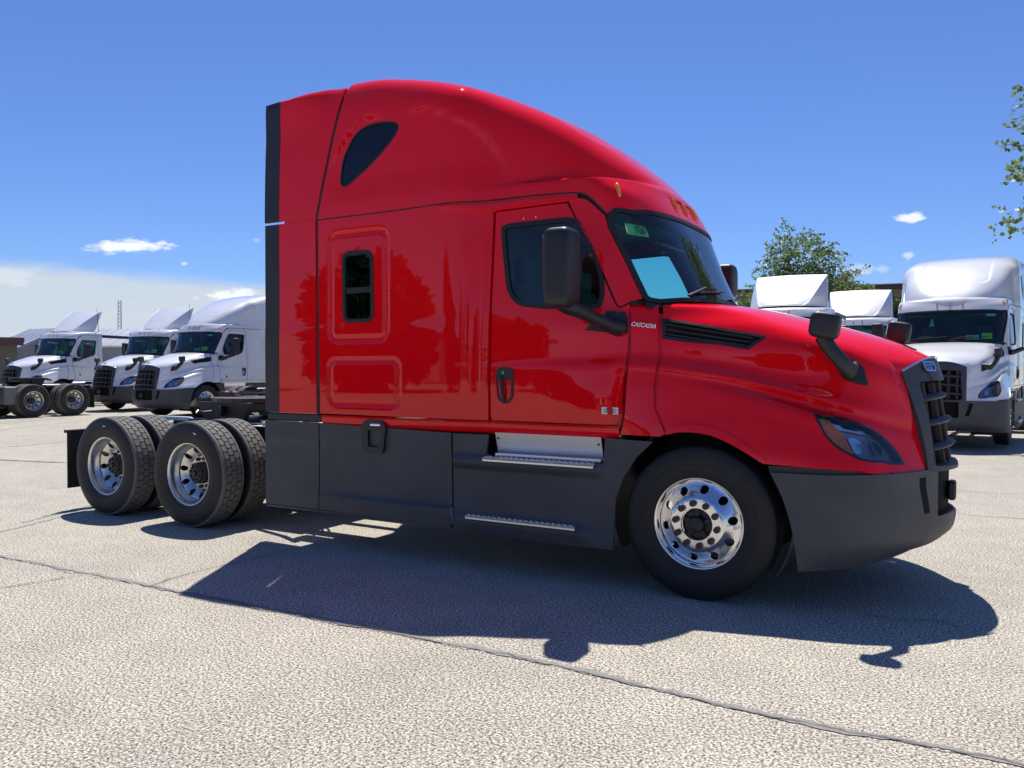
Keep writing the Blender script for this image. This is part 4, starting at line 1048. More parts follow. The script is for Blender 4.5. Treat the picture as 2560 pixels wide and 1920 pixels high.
# fifth wheel: horseshoe plate with a slot, skirt, jaw, pivots
def fifth():
    o=[]
    for a in np.linspace(R_(-62),R_(242),40): o.append((-5.52+.40*math.sin(a)*1.0,.46*math.cos(a)))
    th=np.linspace(R_(28),R_(332),44); o=[(-5.50+.46*math.cos(t),.46*math.sin(t)) for t in th]
    # open throat towards the rear (+ angle pi is rear): rotate
    o=[(-5.50-(x+5.50),y) for x,y in o]
    th_in=[(-5.50-.40,-.06*1.0),(-5.45,-.045),(-5.40,-.02),(-5.40,.02),(-5.45,.045),(-5.90,.06)]
    poly=[(x,y) for x,y in o]
    # ramps
    p=[(-6.20,-.30),(-5.98,-.40)]+[( -5.50+.46*math.cos(t),.46*math.sin(t)) for t in np.linspace(R_(-140),R_(140),40)]+[(-5.98,.40),(-6.20,.30),(-6.15,.14),(-5.80,.055),(-5.52,.045),(-5.48,0),(-5.52,-.045),(-5.80,-.055),(-6.15,-.14)]
    m=MB(); q,F=cdt(np.array(p),[],.09); n=len(q)
    def zt(x): return 1.235-max(0,(-5.95-x))*.28
    V=[(a,b,zt(a)) for a,b in q]+[(a,b,zt(a)-.045) for a,b in q]; e={}
    for f in F:
        for k in range(3): e[(f[k],f[(k+1)%3])]=1
    F2=[f for f in F]+[[n+k for k in f[::-1]] for f in F]+[[b,a,n+a,n+b] for (a,b) in e if (b,a) not in e]
    return m.add(V,F2)
one('fifth_wheel',fifth(),[GREASE]); 
m=MB().lathe([],3) if False else MB().prism([(-5.80,1.00),(-5.20,1.00),(-5.10,1.19),(-5.92,1.19)],'y',-.43,-.36); one('fifth_wheel_bracket',m,[STEEL])
one('fifth_wheel_skirt',MB().box((-5.46,0,1.14),(.62,.78,.11),bev=.02),[STEEL]); one('slide_rail',MB().box((-5.65,0,.955),(1.35,.09,.05),bev=.01),[STEEL])
one('base_plate',MB().box((-5.6,0,.985),(.9,.86,.02),bev=.004),[STEEL]); one('release_handle',MB().tube([(-5.60,-.40,1.10),(-5.62,-.60,1.09),(-5.62,-.66,1.11),(-5.60,-.70,1.09)],.010,6),[BRUSH])
one('pivot_pin',MB().cyl((-5.5,-.50,1.10),(-5.5,-.42,1.10),.055,n=14),[STEEL])
def hose(seed):
    r=random.Random(seed); pts=[(-4.08,-.25+.1*seed,1.5)]
    for i in range(8): t=(i+1)/8; pts.append((-4.08-.9*t,-.25+.1*seed+.1*math.sin(3*t+seed),1.5-1.0*math.sin(t*2.2)*.55+.02*r.random()))
    return MB().tube(smoothc(pts,3),.013,6)
for k in range(3): one('air_hose%d'%k,hose(k),[BLACK if k else REDREF])
one('front_axle',MB().tube([(0,-.95,.50),(0,-.8,.48),(0,-.6,.36),(0,.6,.36),(0,.8,.48),(0,.95,.50)],.055,8),[STEEL])
one('engine_block',MB().box((.25,0,1.12),(1.7,.80,.72),bev=.06),[STEEL]); one('firewall',MB().box((-.62,0,1.50),(.04,1.9,1.05),bev=.01),[BLACK])
one('oil_pan',MB().box((.1,0,.62),(1.2,.45,.35),bev=.05),[STEEL]); one('radiator',MB().box((1.10,0,1.13),(.08,.84,.80),bev=.01),[MESHB])
one('exhaust_can',MB().cyl((-1.75,.35,.52),(-.75,.35,.52),.16,n=16),[STEEL])
# ---------------------------------------------------------------- cab interior and rear
def shellrear(x,zt,w=1.17,seed=0):
    m=MB(); p=rnd([(-w,1.10),(w,1.10),(w,zt),(-w,zt)],.10,5); m.prism([tuple(q) for q in p],'x',x-.02,x+.02); return m
one('sleeper_back',joinM(shellrear(-3.36,2.86),MB().prism([tuple(q) for q in rnd([(-1.16,2.80),(1.16,2.80),(1.10,3.9),(.8,4.05),(-.8,4.05),(-1.10,3.9)],.1,4)],'x',-3.36,-3.33)),[WHITE])
one('cab_back',shellrear(-1.80,2.90,1.14),[RED]); one('back_window',MB().box((-1.825,0,2.25),(.01,.9,.42),bev=.004),[DARKG])
put('cab_corner',panel(DY(F_side),[(-1.81,1.165),(-1.645,1.165),(-1.648,2.862),(-1.81,2.862)],[],sp=.06,thick=.02,gap=.001),[RED])
one('cab_floor',MB().box((-1.95,0,1.12),(2.85,2.24,.05)),[BLACK]); one('day_floor',MB().box((-1.18,0,1.12),(1.25,2.2,.05)),[BLACK])
G=[]
for y in np.linspace(-.93,.93,19):
    e=1-abs(y/.93)**4; G.append([(-.30-.30*(abs(y)/.93)**3,y,2.02),(-.52-.12*(abs(y)/.93)**3,y,2.045+.03*e),(-.66,y,2.03+.02*e),(-.78,y,1.95),(-.80,y,1.65),(-.62,y,1.35),(-.60,y,1.15)])
one('dashboard',MB().grid(G),[INTER],60)
one('instrument_hood',rbox((-.70,.52,2.07),(.24,.52,.12),.5),[INTER],60)
def torus(c,R,r,rot,n=28,k=8):
    m=MB(); G=[]
    for i in range(n): a=2*math.pi*i/n; G.append([rot@Vector(((R+r*math.cos(2*math.pi*j/k))*math.cos(a),(R+r*math.cos(2*math.pi*j/k))*math.sin(a),r*math.sin(2*math.pi*j/k)))+Vector(c) for j in range(k+1)])
    return m.grid(G,close_u=True)
one('steering_wheel',joinM(torus((-.95,.52,1.98),.21,.016,Matrix.Rotation(R_(-35),3,'Y')),MB().tube([(-.95,.52,1.98),(-.70,.52,1.78)],.03,8)),[INTER],60)
m=rbox((-1.35,-.55,1.62),(.52,.50,.14),.4); one('seat_cushion',m,[INTER],60)
m=rbox((0,0,0),(.15,.50,.62),.4); m.v=[tuple(Matrix.Rotation(R_(-12),3,'Y')@Vector(v)+Vector((-1.60,-.55,1.98))) for v in m.v]; one('seat_back',m,[INTER],60)
m=rbox((-1.66,-.55,2.38),(.10,.28,.20),.5); one('headrest',m,[INTER],60); one('seat_base',MB().box((-1.35,-.55,1.35),(.36,.38,.42),bev=.03),[BLACK])
one('headliner',MB().box((-1.3,0,2.80),(.95,1.9,.04),bev=.01),[INTLT]); one('bunk_curtain',MB().box((-1.98,0,2.0),(.05,2.2,1.7),bev=.01),[INTER])
one('sun_visor',MB().box((-.86,-.5,2.68),(.20,.6,.02),rot=Matrix.Rotation(R_(20),3,'Y'),bev=.005),[INTLT])
one('air_pipe',MB().tube([(-7.05,-.30,.985),(-6.2,-.30,.985),(-6.0,-.30,.93)],.022,8),[MATTEALU]); one('crossover_pipe',MB().tube([(-4.95,-.25,.99),(-4.7,-.5,1.0),(-4.2,-.62,1.01),(-3.9,-.75,1.0)],.035,10),[MATTEALU]); one('pipe_bracket',MB().box((-4.8,-.42,.98),(.16,.05,.05),rot=Matrix.Rotation(R_(25),3,'Z'),bev=.008),[MATTEALU])
one('decal',MB().cyl((0,-.002,0),(0,.002,0),.045,n=16),[mat('decal_red',(.45,.12,.14),.5)])
# ---------------------------------------------------------------- day-cab roof fairing
def fairing():
    def C1(t): # edge between face and cheek, from the base (t=0) to the top corner
        return np.array([-.90-1.13*t, .52+.37*t**.55*(1), 3.07+.84*(.72*t+.28*math.sin(t*math.pi/2))])
    G=[]
    for t in np.linspace(0,1,15):
        p=C1(t); G.append([(p[0]+.05*(1-(s*s)),s*p[1],p[2]+.02*(1-s*s)) for s in np.linspace(-1,1,15)])
    front=solid2(G,-.02)
    a=np.array([-.93,.53,3.055]); b=np.array([-1.62,.965,3.055]); G=[]
    for t in np.linspace(0,1,15):
        p=C1(t); q=b+(C1(1)-b)*t if False else None
        lower=a+(b-a)*min(1,t*1.6) if t<.625 else b+(C1(1)-b)*((t-.625)/.375)
        G.append([p+(lower-p)*s+np.array([0,.03*math.sin(math.pi*s)*math.sin(math.pi*t),0]) for s in np.linspace(0,1,6)])
    ch=solid2(G,.015); return joinM(front,ch,mirrorM(ch))
def solid2(G,t):
    G=np.array(G,float); n=np.cross(np.gradient(G,axis=0),np.gradient(G,axis=1)); n/=np.linalg.norm(n,axis=2,keepdims=True)+1e-9
    nu,nv=G.shape[:2]; m=MB(); I=G-n*t; V=np.vstack([G.reshape(-1,3),I.reshape(-1,3)]); F=[]; o=nu*nv
    for i in range(nu-1):
        for j in range(nv-1): a=i*nv+j; F+=[[a,a+nv,a+nv+1,a+1],[o+a,o+a+1,o+a+nv+1,o+a+nv]]
    for i in range(nu-1):
        for j in (0,nv-1): a=i*nv+j; F.append([a,a+nv,o+a+nv,o+a])
    for j in range(nv-1):
        for i in (0,nu-1): a=i*nv+j; F.append([a,a+1,o+a+1,o+a])
    return m.add(V,F)
one('roof_fairing',fairing(),[RED],50); one('fairing_strut',MB().cyl((-1.74,-.62,3.02),(-1.60,-.66,3.45),.012,n=8),[STEEL])
one('fairing_trim',MB().tube([(-1.62,-.965,3.06),(-.92,-.52,3.06),(-.86,0,3.07),(-.92,.52,3.06),(-1.62,.965,3.06)],.02,6),[BRUSH])
one('aerial',MB().tube([(-1.78,.98,2.95),(-1.77,.98,3.4),(-1.72,.98,4.05)],[.014,.010,.005],6),[BLACK])
one('yellow_tag',quad(lerp4b:=[tuple(dxc.fwd(P3(p))[0]) for p in ((.62,2.13),(.80,2.13),(.80,2.25),(.62,2.25))],grad(F_cab,dxc.fwd(P3((.7,2.19))))[0],-.01),[YELLOW])
one('dash_card',quad([tuple(dxc.fwd(P3(p))[0]) for p in ((.34,2.12),(.58,2.12),(.58,2.21),(.34,2.21))],grad(F_cab,dxc.fwd(P3((.45,2.19))))[0],-.012),[PALEC])
one('top_card',quad([tuple(dxc.fwd(P3(p))[0]) for p in ((.68,2.60),(.84,2.60),(.84,2.65),(.68,2.65))],grad(F_cab,dxc.fwd(P3((.75,2.62))))[0],-.012),[PALEC])
one('mirror_card',quad([(-.62,-.40,2.42),(-.62,-.30,2.42),(-.62,-.32,2.58),(-.62,-.36,2.58)],(1,0,0),0),[PALEC])
# ---------------------------------------------------------------- assembling one tractor
def assemble(kind,root,paint,near=True,dark_end=True):
    """kind: 'sleeper' or 'day'; near adds the small print and single studs"""
    def add(name,key,parent=root,side=0,loc=None,rot=None,m=None):
        a,b=PM[key]; me=b if (side==1 and b is not None) else a
        o=obj(name,me,parent)
        if loc is not None: o.location=loc
        if rot is not None: o.rotation_euler=rot
        for i,mm in enumerate(me.materials):
            mt=(m or {}).get(mm.name, paint if mm is RED else None)
            if mt is not None and mt is not mm:
                o.material_slots[i].link='OBJECT'; o.material_slots[i].material=mt
        return o
    both=lambda name,key,**k:[add(name,key,side=0,**k),add(name,key,side=1,**k)]
    sl=kind=='sleeper'
    roof=add('roof_cap' if sl else 'cab_roof','roof_cap' if sl else 'day_roof')
    for k in range(3):
        if k<2: both('marker_lamp','marker%d'%k)
        else: add('marker_lamp','marker2')
    w=add('windscreen','windscreen'); add('windscreen_seal','windscreen_seal',parent=w)
    add('wiper','wiper_a'); add('wiper','wiper_b'); add('cowl_tray','cowl_tray')
    for s in (0,1):
        d=add('door','door',side=s); wn=add('door_window','door_window',side=s,parent=d); add('window_seal','door_window_seal',side=s,parent=d)
        h=add('door_handle','door_handle',side=s,parent=d); add('handle_cup','handle_cup',side=s,parent=d); add('handle_grip','handle_grip',side=s,parent=d); add('door_lock','door_lock',side=s,parent=d)
        if near and s==0:
            for t_,q_,dd_ in (('D',(1345,1055),.022),('D',(1345,1198),.022),('D',(1105,1178),.022),('D',(520,232),.004),('D',(625,218),.004)):
                p_=hit(F_cab,t_,[q_])[0]; add('panel_bolt','panel_bolt',parent=d,loc=(p_[0],p_[1]-dd_,p_[2]))
            add('warning_label','door_label',parent=d); add('label_print','label_print',parent=d)
        add('windscreen_pillar','windscreen_pillar',side=s); add('door_header','door_header',side=s)
        if sl: add('drip_rail','drip_rail',side=s)
        add('seam_liner','seam_liner',side=s); add('shut_liner','bonnet_shut_liner',side=s); add('cowl_filler','cowl_filler',side=s); add('door_liner','door_liner',side=s); add('pillar_liner','pillar_liner',side=s); c=add('cowl_side','cowl_side',side=s); add('sill','sill' if sl else 'day_sill',side=s); add('roof_seam','roof_seam' if sl else 'day_seam',side=s)
        mi=add('door_mirror','door_mirror',side=s,loc=(.30,.05,.06) if near and s else None); add('mirror_glass','mirror_glass',side=s,parent=mi); add('mirror_arm','mirror_arm',side=s,parent=mi); add('mirror_mount','mirror_mount',side=s,parent=mi)
        bm_=add('bonnet_mirror','bonnet_mirror',side=s,loc=(.26,.0,.03) if near and s else None); add('mirror_glass','bonnet_mirror_glass',side=s,parent=bm_); add('mirror_arm','bonnet_mirror_arm',side=s,parent=bm_); add('mirror_foot','bonnet_mirror_foot',side=s,parent=bm_)
        hl=add('headlamp','headlamp',side=s)
        for nm,k in (('lamp_lens','lamp_lens'),('lamp_bezel','lamp_bezel'),('turn_signal','turn_signal'),('lamp_strip','lamp_top_strip'),('low_beam','low_beam'),('high_beam','high_beam')): add(nm,k,side=s,parent=hl)
        v=add('bonnet_vent','bonnet_vent',side=s); add('vent_frame','vent_frame',side=s,parent=v)
        for k in range(3): add('louvre','louvre%d'%k,side=s,parent=v)
        add('bumper_strip','bumper_strip',side=s); add('bumper_slot','bumper_slot',side=s); add('arch_liner','arch_liner',side=s)
        if sl:
            add('upper_window','upper_window',side=s); add('upper_window_seal','upper_window_seal',side=s)
            p=add('sleeper_side','sleeper_side',side=s); add('sleeper_window','sleeper_window',side=s,parent=p); add('window_seal','sleeper_window_seal',side=s,parent=p); add('window_bar','sleeper_window_bar',side=s,parent=p)
            e=add('side_extender','side_extender',side=s); add('extender_rubber','extender_rubber',side=s,parent=e); add('extender_foot','extender_foot',side=s,parent=e); add('extender_joint','extender_joint',side=s,parent=e); add('rear_seam','rear_seam',side=s)
            for nm in ('rear_skirt','middle_skirt','front_skirt'):
                k=add(nm,nm,side=s)
                if nm=='front_skirt':
                    add('step_backplate','step_backplate',side=s,parent=k); add('upper_step','upper_step',side=s,parent=k); add('lower_step','lower_step',side=s,parent=k); add('step_riser','step_riser',side=s,parent=k); add('step_fold','step_fold',side=s,parent=k); [add('step_bolt','step_bolt',side=s,parent=k,loc=(x,0,z)) for x,z in ((-1.57,1.03),(-.73,1.02))]
                if nm=='middle_skirt':
                    add('locker_latch','latch',side=s,parent=k); add('latch_back','latch_back',side=s,parent=k); add('latch_handle','latch_handle',side=s,parent=k)
            add('skirt_edge','skirt_edge',side=s)
        else:
            add('cab_corner','cab_corner',side=s); add('upper_step','upper_step',side=s); add('lower_step','lower_step',side=s)
        # seats
        sy=.0 if s==0 else 1.10
        st=add('seat','seat_cushion',loc=(0,sy,0)); add('backrest','seat_back',parent=st); add('headrest','headrest',parent=st); add('seat_base','seat_base',parent=st)
        add('sun_visor','sun_visor',loc=(0,sy-.05,0))
    if near:
        add('model_name','model_name'); nn=add('windscreen_note','windscreen_note'); add('note_number','note_number',parent=nn)
    if sl: add('sleeper_back','sleeper_back',m={'white_paint':BLACK}); add('cab_floor','cab_floor'); add('bunk_curtain','bunk_curtain')
    else:
        add('cab_back','cab_back'); add('back_window','back_window'); add('cab_floor','day_floor')
        f=add('roof_fairing','roof_fairing'); add('fairing_trim','fairing_trim',parent=f)
        for y in (0,1.30): add('fairing_strut','fairing_strut',parent=f,loc=(0,y,0))
        add('aerial','aerial')
    if not near:
        for s in (0,1): add('door_decal','decal',loc=(-.78,-1.176 if s==0 else 1.176,1.285))
        add('windscreen_tag','yellow_tag'); add('dashboard_card','dash_card')
        if sl: add('windscreen_card','top_card'); add('hanging_card','mirror_card')
    add('headliner','headliner'); add('dashboard','dashboard'); add('instrument_hood','instrument_hood'); add('steering_wheel','steering_wheel')
    add('bonnet','bonnet'); g=add('grille','grille'); add('badge_plate','badge_plate',parent=g); add('grille_trim','grille_trim',parent=g)
    for k in range(4): add('grille_bar','bar%d'%k,parent=g)
    for k in range(6): y=-.36+.144*k; add('radiator_fin','fin',parent=g,loc=(float(Xg(y,1.2))-.055,y,1.2))
    add('grille_back','grille_back',parent=g)
    b=add('badge','badge',loc=(float(Xg(0,1.58))+.030,0,1.582)); b.rotation_euler=(0,R_(-24),0)
    for w_ in ('FREIGHT','LINER'): add('badge_word','badge_'+w_,parent=b)
    if near:
        bp_=hit(lambda x,y,z:(x-Xg(y,z)-.03),'E',[(1806,1098)])[0]; print('badge',bp_); b.location=bp_; b.rotation_euler=(0,R_(-24),R_(-30))
    add('bonnet_scoop','bonnet_scoop'); [add('arch_lip','arch_lip',side=s) for s in (0,1)]; bp=add('bumper','bumper'); add('bumper_mesh','bumper_mesh',parent=bp); add('radar_sensor','radar_sensor',parent=bp)
    # chassis
    for y in (-.43,.43): add('frame_rail','frame_rail',loc=(0,y,0),rot=None if y<0 else None)
    for x in (-6.95,-6.0,-5.15,-4.2,-3.3,-2.3,-1.2): add('cross_member','cross_member',loc=(x,0,0))
    fdx=-5.087; rdx=fdx-1.32
    for x in (fdx,rdx):
        a=add('axle_housing','axle_housing',loc=(x,0,0)); add('differential','differential',parent=a)
        for y in (-.52,.52):
            sb=add('spring_beam','spring_beam',loc=(x,y,0)); add('air_spring','air_spring',parent=sb,loc=(-.38,0,0))
    add('drive_shaft','drive_shaft'); add('deck_plate','deck_plate'); add('rear_crossbar','rear_crossbar')
    for y in (0,.66): add('tail_lamp','tail_lamp',loc=(0,y,0))
    for s in (0,1):
        sy=0 if s==0 else 1.68
        t=add('fuel_tank','fuel_tank',loc=(0,sy,0)); [add('tank_strap','tank_strap',parent=t,loc=(x,0,0)) for x in (-2.6,-1.7)]
        h=obj('mudflap_hanger',PM['mudflap_hanger'][0],root); fl=add('mudflap','mudflap',loc=(0,0 if s==0 else 1.86,0))
        if s==1: h.scale=(1,-1,1)
    add('air_pipe','air_pipe'); add('pipe_bracket','pipe_bracket'); [add('pipe_bracket','pipe_bracket',loc=(dx,dy,0)) for dx,dy in ((.35,.12),(-.25,.2),(.15,.45))]; add('crossover_pipe','crossover_pipe'); add('battery_box','battery_box'); add('air_tank','air_tank'); add('exhaust_can','exhaust_can')
    fw=add('fifth_wheel','fifth_wheel'); add('wheel_skirt','fifth_wheel_skirt',parent=fw); add('base_plate','base_plate',parent=fw); add('release_handle','release_handle',parent=fw)
    for y in (0,.79): add('bracket','fifth_wheel_bracket',parent=fw,loc=(0,y,0))
    for y in (0,.92): add('pivot_pin','pivot_pin',parent=fw,loc=(0,y,0))
    for y in (-.40,.40): add('slide_rail','slide_rail',parent=fw,loc=(0,y,0))
    for k in range(3): add('air_hose','air_hose%d'%k)
    add('front_axle','front_axle'); add('engine_block','engine_block'); add('firewall','firewall'); add('oil_pan','oil_pan'); add('radiator','radiator')
    # wheels
    for s in (0,1):
        rz=0 if s==0 else math.pi; sg=-1 if s==0 else 1
        h=add('front_wheel','steer_hub',loc=(0,sg*1.0204,RT),rot=(0,0,rz)); add('tyre','steer_tyre',parent=h); add('rim','steer_rim',parent=h); add('rim_lip','steer_rim_lip',parent=h); add('hub_web','hub_webs',parent=h); add('valve_stem','valve_stem',parent=h)
        if near and s==0: add('wheel_label','wheel_label',parent=h)
        for k in range(10): a=R_(9+18+36*k); add('lug_nut','lug_nut',parent=h,loc=(.143*math.cos(a),0,.143*math.sin(a)))
        for x in (fdx,rdx):
            h=add('drive_wheel','drive_hub',loc=(x,sg*1.091,RT),rot=(0,R_(18) if x==fdx else R_(2),rz)); add('tyre','drive_tyre',parent=h); tb=add('tread','tread_blocks',parent=h); tag(tb,kind='stuff'); add('rim','drive_rim',parent=h); add('rim_lip','drive_rim_lip',parent=h)
            add('tyre_mark','tyre_mark',parent=h)
            for k in range(10): a=R_(27+36*k); add('lug_nut','drive_nut',parent=h,loc=(.143*math.cos(a),0,.143*math.sin(a)))
            for k in range(8): a=R_(45*k); add('axle_bolt','axle_bolt',parent=h,loc=(.066*math.cos(a),0,.066*math.sin(a)))
            h2=add('inner_wheel','brake_drum',loc=(x,sg*.745,RT),rot=(0,0,rz)); add('tyre','drive_tyre',parent=h2); tb=add('tread','tread_blocks',parent=h2); tag(tb,kind='stuff'); add('rim','drive_rim_lip',parent=h2)
    return root
G=[]
for x in np.linspace(-1.80,-.56,24):
    w=float(YS0(x,1.165)); G.append([(x,-w,1.158),(x,-w-.004,1.13),(x,-w+.004,1.10),(x,-w+.02,1.075),(x,-w+.055,1.058)])
put('day_sill',MB().grid(G),[RED],ang=60)
st=dyd.fwd(resamp(np.vstack([[[-1.8,2.876]],SEAM[3:]]),.05,False)-P3((0,.006))); g=grad(F_day,st); put('day_seam',seamtube(st-g*.008,.011),[RUBBER])

# ================================================================ the place
# ---- ground
def groundfn(nt,b):
    L=nt.links; N=nt.nodes
    tc=N.new('ShaderNodeTexCoord')
    def noise(s,d=4,r=.5): n=N.new('ShaderNodeTexNoise'); n.inputs['Scale'].default_value=s; n.inputs['Detail'].default_value=d; n.inputs['Roughness'].default_value=r; L.new(tc.outputs['Object'],n.inputs[0]); return n.outputs[0]
    def rmp(src,stops): return ramp(nt,src,stops).outputs[0]
    def mix(a,b_,f,t='MIX'):
        m=N.new('ShaderNodeMix'); m.data_type='RGBA'; m.blend_type=t
        for s,v in ((0,f),(6,a),(7,b_)):
            if isinstance(v,float): m.inputs[s].default_value=v
            else: L.new(v,m.inputs[s])
        return m.outputs[2]
    agg=rmp(noise(74,3,.75),[(.39,(.085,.078,.064)),(.46,(.29,.272,.232)),(.53,(.57,.54,.46)),(.61,(.84,.80,.69))])
    v=N.new('ShaderNodeTexVoronoi'); v.inputs['Scale'].default_value=95; L.new(tc.outputs['Object'],v.inputs[0])
    st=rmp(v.outputs['Distance'],[(.15,(1.15,1.14,1.12)),(.6,(.74,.72,.70))])
    c=mix(agg,st,.9,'MULTIPLY')
    big=rmp(noise(.35,6,.6),[(.3,(.88,.87,.87)),(.7,(1.08,1.07,1.05))]); c=mix(c,big,1.0,'MULTIPLY')
    mid=rmp(noise(2.6,5,.6),[(.25,(.86,.86,.87)),(.75,(1.09,1.09,1.08))]); c=mix(c,mid,1.0,'MULTIPLY')
    # worn wheel sweeps: wide soft rings around far centres
    oil=rmp(noise(.9,5,.62),[(.25,(.72,.71,.70)),(.36,(1,1,1))]); c=mix(c,oil,1.0,'MULTIPLY')
    rust=rmp(noise(3.3,3,.5),[(.74,(1,1,1)),(.78,(1.0,.72,.5))]); c=mix(c,rust,.8,'MULTIPLY')
    L.new(c,b.inputs['Base Color'])
    bmp=N.new('ShaderNodeBump'); bmp.inputs['Strength'].default_value=.14; bmp.inputs['Distance'].default_value=.012; L.new(noise(70,4,.7),bmp.inputs['Height']); L.new(bmp.outputs[0],b.inputs['Normal'])
GROUND=mat('lot_surface',(.4,.38,.35),.9,fn=groundfn)
me=bpy.data.meshes.new('ground'); me.from_pydata([(-1500,-1500,0),(1500,-1500,0),(1500,1500,0),(-1500,1500,0)],[],[[0,1,2,3]]); me.materials.append(GROUND)
tag(obj('ground',me),kind='structure')
def sealfn(nt,b):
    n=nz(nt,45,5,.7); r=ramp(nt,n.outputs[0],[(.3,(.17,.165,.16)),(.6,(.27,.26,.25)),(.8,(.38,.365,.345))]); nt.links.new(r.outputs[0],b.inputs['Base Color']); bump(nt,b,n.outputs[0],.4,.01)
SEAL=mat('crack_sealant',(.2,.2,.2),.8,fn=sealfn); CRACK=mat('crack_dark',(.10,.095,.095),.9)
def ribbon(name,px_pts,w,matl,z,wob=.02,seed=1,step=.05,extra=None):
    P=atZ(*px_pts,0)[:,:2] if extra is None else np.array(extra,float); P=resamp(smoothc(P,8),step,False); r=np.random.RandomState(seed); n=len(P)
    def rn(s): k=r.randn(n+40); k=np.convolve(k,np.ones(s)/math.sqrt(s),'same')[20:20+n]; return k
    t=np.gradient(P,axis=0); t/=np.linalg.norm(t,axis=1)[:,None]; nn_=np.stack([-t[:,1],t[:,0]],1)
    c=P+nn_*(rn(9)*wob)[:,None]; wl=np.maximum(w*(1+.35*rn(5)+.25*rn(1)),w*.12); wr=np.maximum(w*(1+.35*rn(5)+.25*rn(1)),w*.12)
    A=c+nn_*wl[:,None]; B=c-nn_*wr[:,None]; V=[(a[0],a[1],z) for a in A]+[(b[0],b[1],z) for b in B]
    m=MB().add(V,[[i,n+i,n+i+1,i+1] for i in range(n-1)]); me=m.build(name,[matl]); 
    if me.polygons[0].normal.z<0: me.flip_normals()
    o=obj(name,me); tag(o,kind='structure'); return o
S6=lambda pts,ox,oy,s: (('P',np.array([[ox+s*a,oy+s*b] for a,b in pts])))
s6=1000/2212; s7=1160/2212
main=[(-120+s6*0,1300+s6*160),(0,1300+s6*207),(s6*460,1300+s6*305),(s6*830,1300+s6*372),(s6*1250,1300+s6*455),(s6*1700,1300+s6*545),(s6*2212,1300+s6*640),(1400+s7*0,1300+s7*705),(1400+s7*400,1300+s7*800),(1400+s7*800,1300+s7*895),(1400+s7*1250,1300+s7*1000),(1400+s7*1700,1300+s7*1080),(1400+s7*2212,1300+s7*1180),(2700,1300+s7*1260)]
ribbon('crack_seal',('P',np.array(main)+np.array([0,-5])),.021,SEAL,.004,.010,3)
ribbon('pavement_crack',('P',np.array(main)),.0026,CRACK,.008,.012,4,.03)
ribbon('pavement_crack',('P',np.array([(-60,1478),(0,1300+s6*378),(s6*200,1300+s6*350),(s6*460,1300+s6*308)])),.0045,CRACK,.008,.010,5,.03)
ribbon('pavement_crack',('P',np.array([(s6*830,1300+s6*372),(s6*1000,1300+s6*310),(s6*1200,1300+s6*262),(s6*1450,1300+s6*205),(s6*1700,1300+s6*150),(900,1355)])),.004,CRACK,.008,.008,6,.03)
ribbon('pavement_crack',('P',np.array([(1400+s7*1450,1300+s7*455),(1400+s7*1650,1300+s7*478),(1400+s7*1800,1300+s7*485),(1400+s7*1900,1300+s7*520)])),.004,CRACK,.008,.01,7,.03)
# long joints in the far paving on the right
for k,(v0,v1) in enumerate(((590,605),(790,812),(925,945),(1118,1160))):
    ribbon('paving_joint',('K',np.array([(1690,v0),(1900,(v0*.45+v1*.55)),(2300,v1+8)])),.006,CRACK if k%2 else SEAL,.004,.004,11+k,.1)
TYREM=mat('tyre_trace',(.33,.315,.29),.85)
def arc(cx,cy,r,a0,a1,n=30): return [(cx+r*math.cos(R_(a)),cy+r*math.sin(R_(a))) for a in np.linspace(a0,a1,n)]
for k,(cx,cy,r,a0,a1) in enumerate(((-14,10,9.0,190,290),(-14.3,10.2,9.3,188,288),(-18,-6,12,20,75),(-18.1,-6.2,12.3,18,74),(-9.5,12,12.5,200,262),(-22,2.5,7,-60,40))):
    ribbon('tyre_trace',None,.028,TYREM,.004,.004,30+k,.12,extra=arc(cx,cy,r,a0,a1))
# ---------------------------------------------------------------- the red tractor
red=tag(empty('semi_truck'),'glossy red semi truck with tall raised roof sleeper, dark grey skirts and polished wheels','truck')
assemble('sleeper',red,RED,True)
WG='white trucks parked nose out in rows'
def truck(kind,x,y,h,z,label,paint=WHITE):
    r=tag(empty('semi_truck',(x,y,z),h),label,'truck',WG); return assemble(kind,r,paint,False)
L3=truck('sleeper',-20.74,10.84,R_(270.5),0,'white raised roof sleeper truck seen just above the rear wheels of the red truck')
L2=truck('day',-25.72,12.60,R_(275.5),0,'white day cab truck with roof fairing parked between a sleeper truck and another day cab')
L1=truck('day',-30.86,12.14,R_(275.5),0,'white day cab with roof fairing behind a bare tandem axle, before the gabled shed')
R3=truck('sleeper',.94,12.5,R_(265.3),.06,'white raised roof sleeper truck facing the camera beyond the nose of the red truck')
R1=truck('day',-2.80,13.8,R_(270),.1,'white day cab with roof fairing rising over the red bonnet, below the round tree')
R2=truck('day',-1.80,19.3,R_(270),.12,'white day cab farther back, its fairing between the tree and the white sleeper truck')
L0=truck('sleeper',-25.32,2.91,R_(270),0,'truck cut off by the left picture edge, showing only its bare tandem axle')
tb=obj('tool_box',MB().box((-4.42,0,.70),(.36,2.3,.56),bev=.03).build('tool_box',[mat('box_grey',(.16,.165,.17),.5)]),L0)
R4=truck('day',-16.2,16.6,R_(90),0,'truck seen from its rear frame end, beside the dark edge of the red sleeper')
TAPE_R=mat('tape_red',(.55,.03,.02),.4); TAPE_W=mat('tape_white',(.8,.8,.78),.4)
for k in range(8):
    o=obj('reflective_tape',PMt if False else MB().box((0,0,0),(.006,.15,.05)).build('tape',[TAPE_R if k%2 else TAPE_W]),R4); o.location=(-7.125,-1.15+.155*k+(1.06 if k>3 else 0),.90)
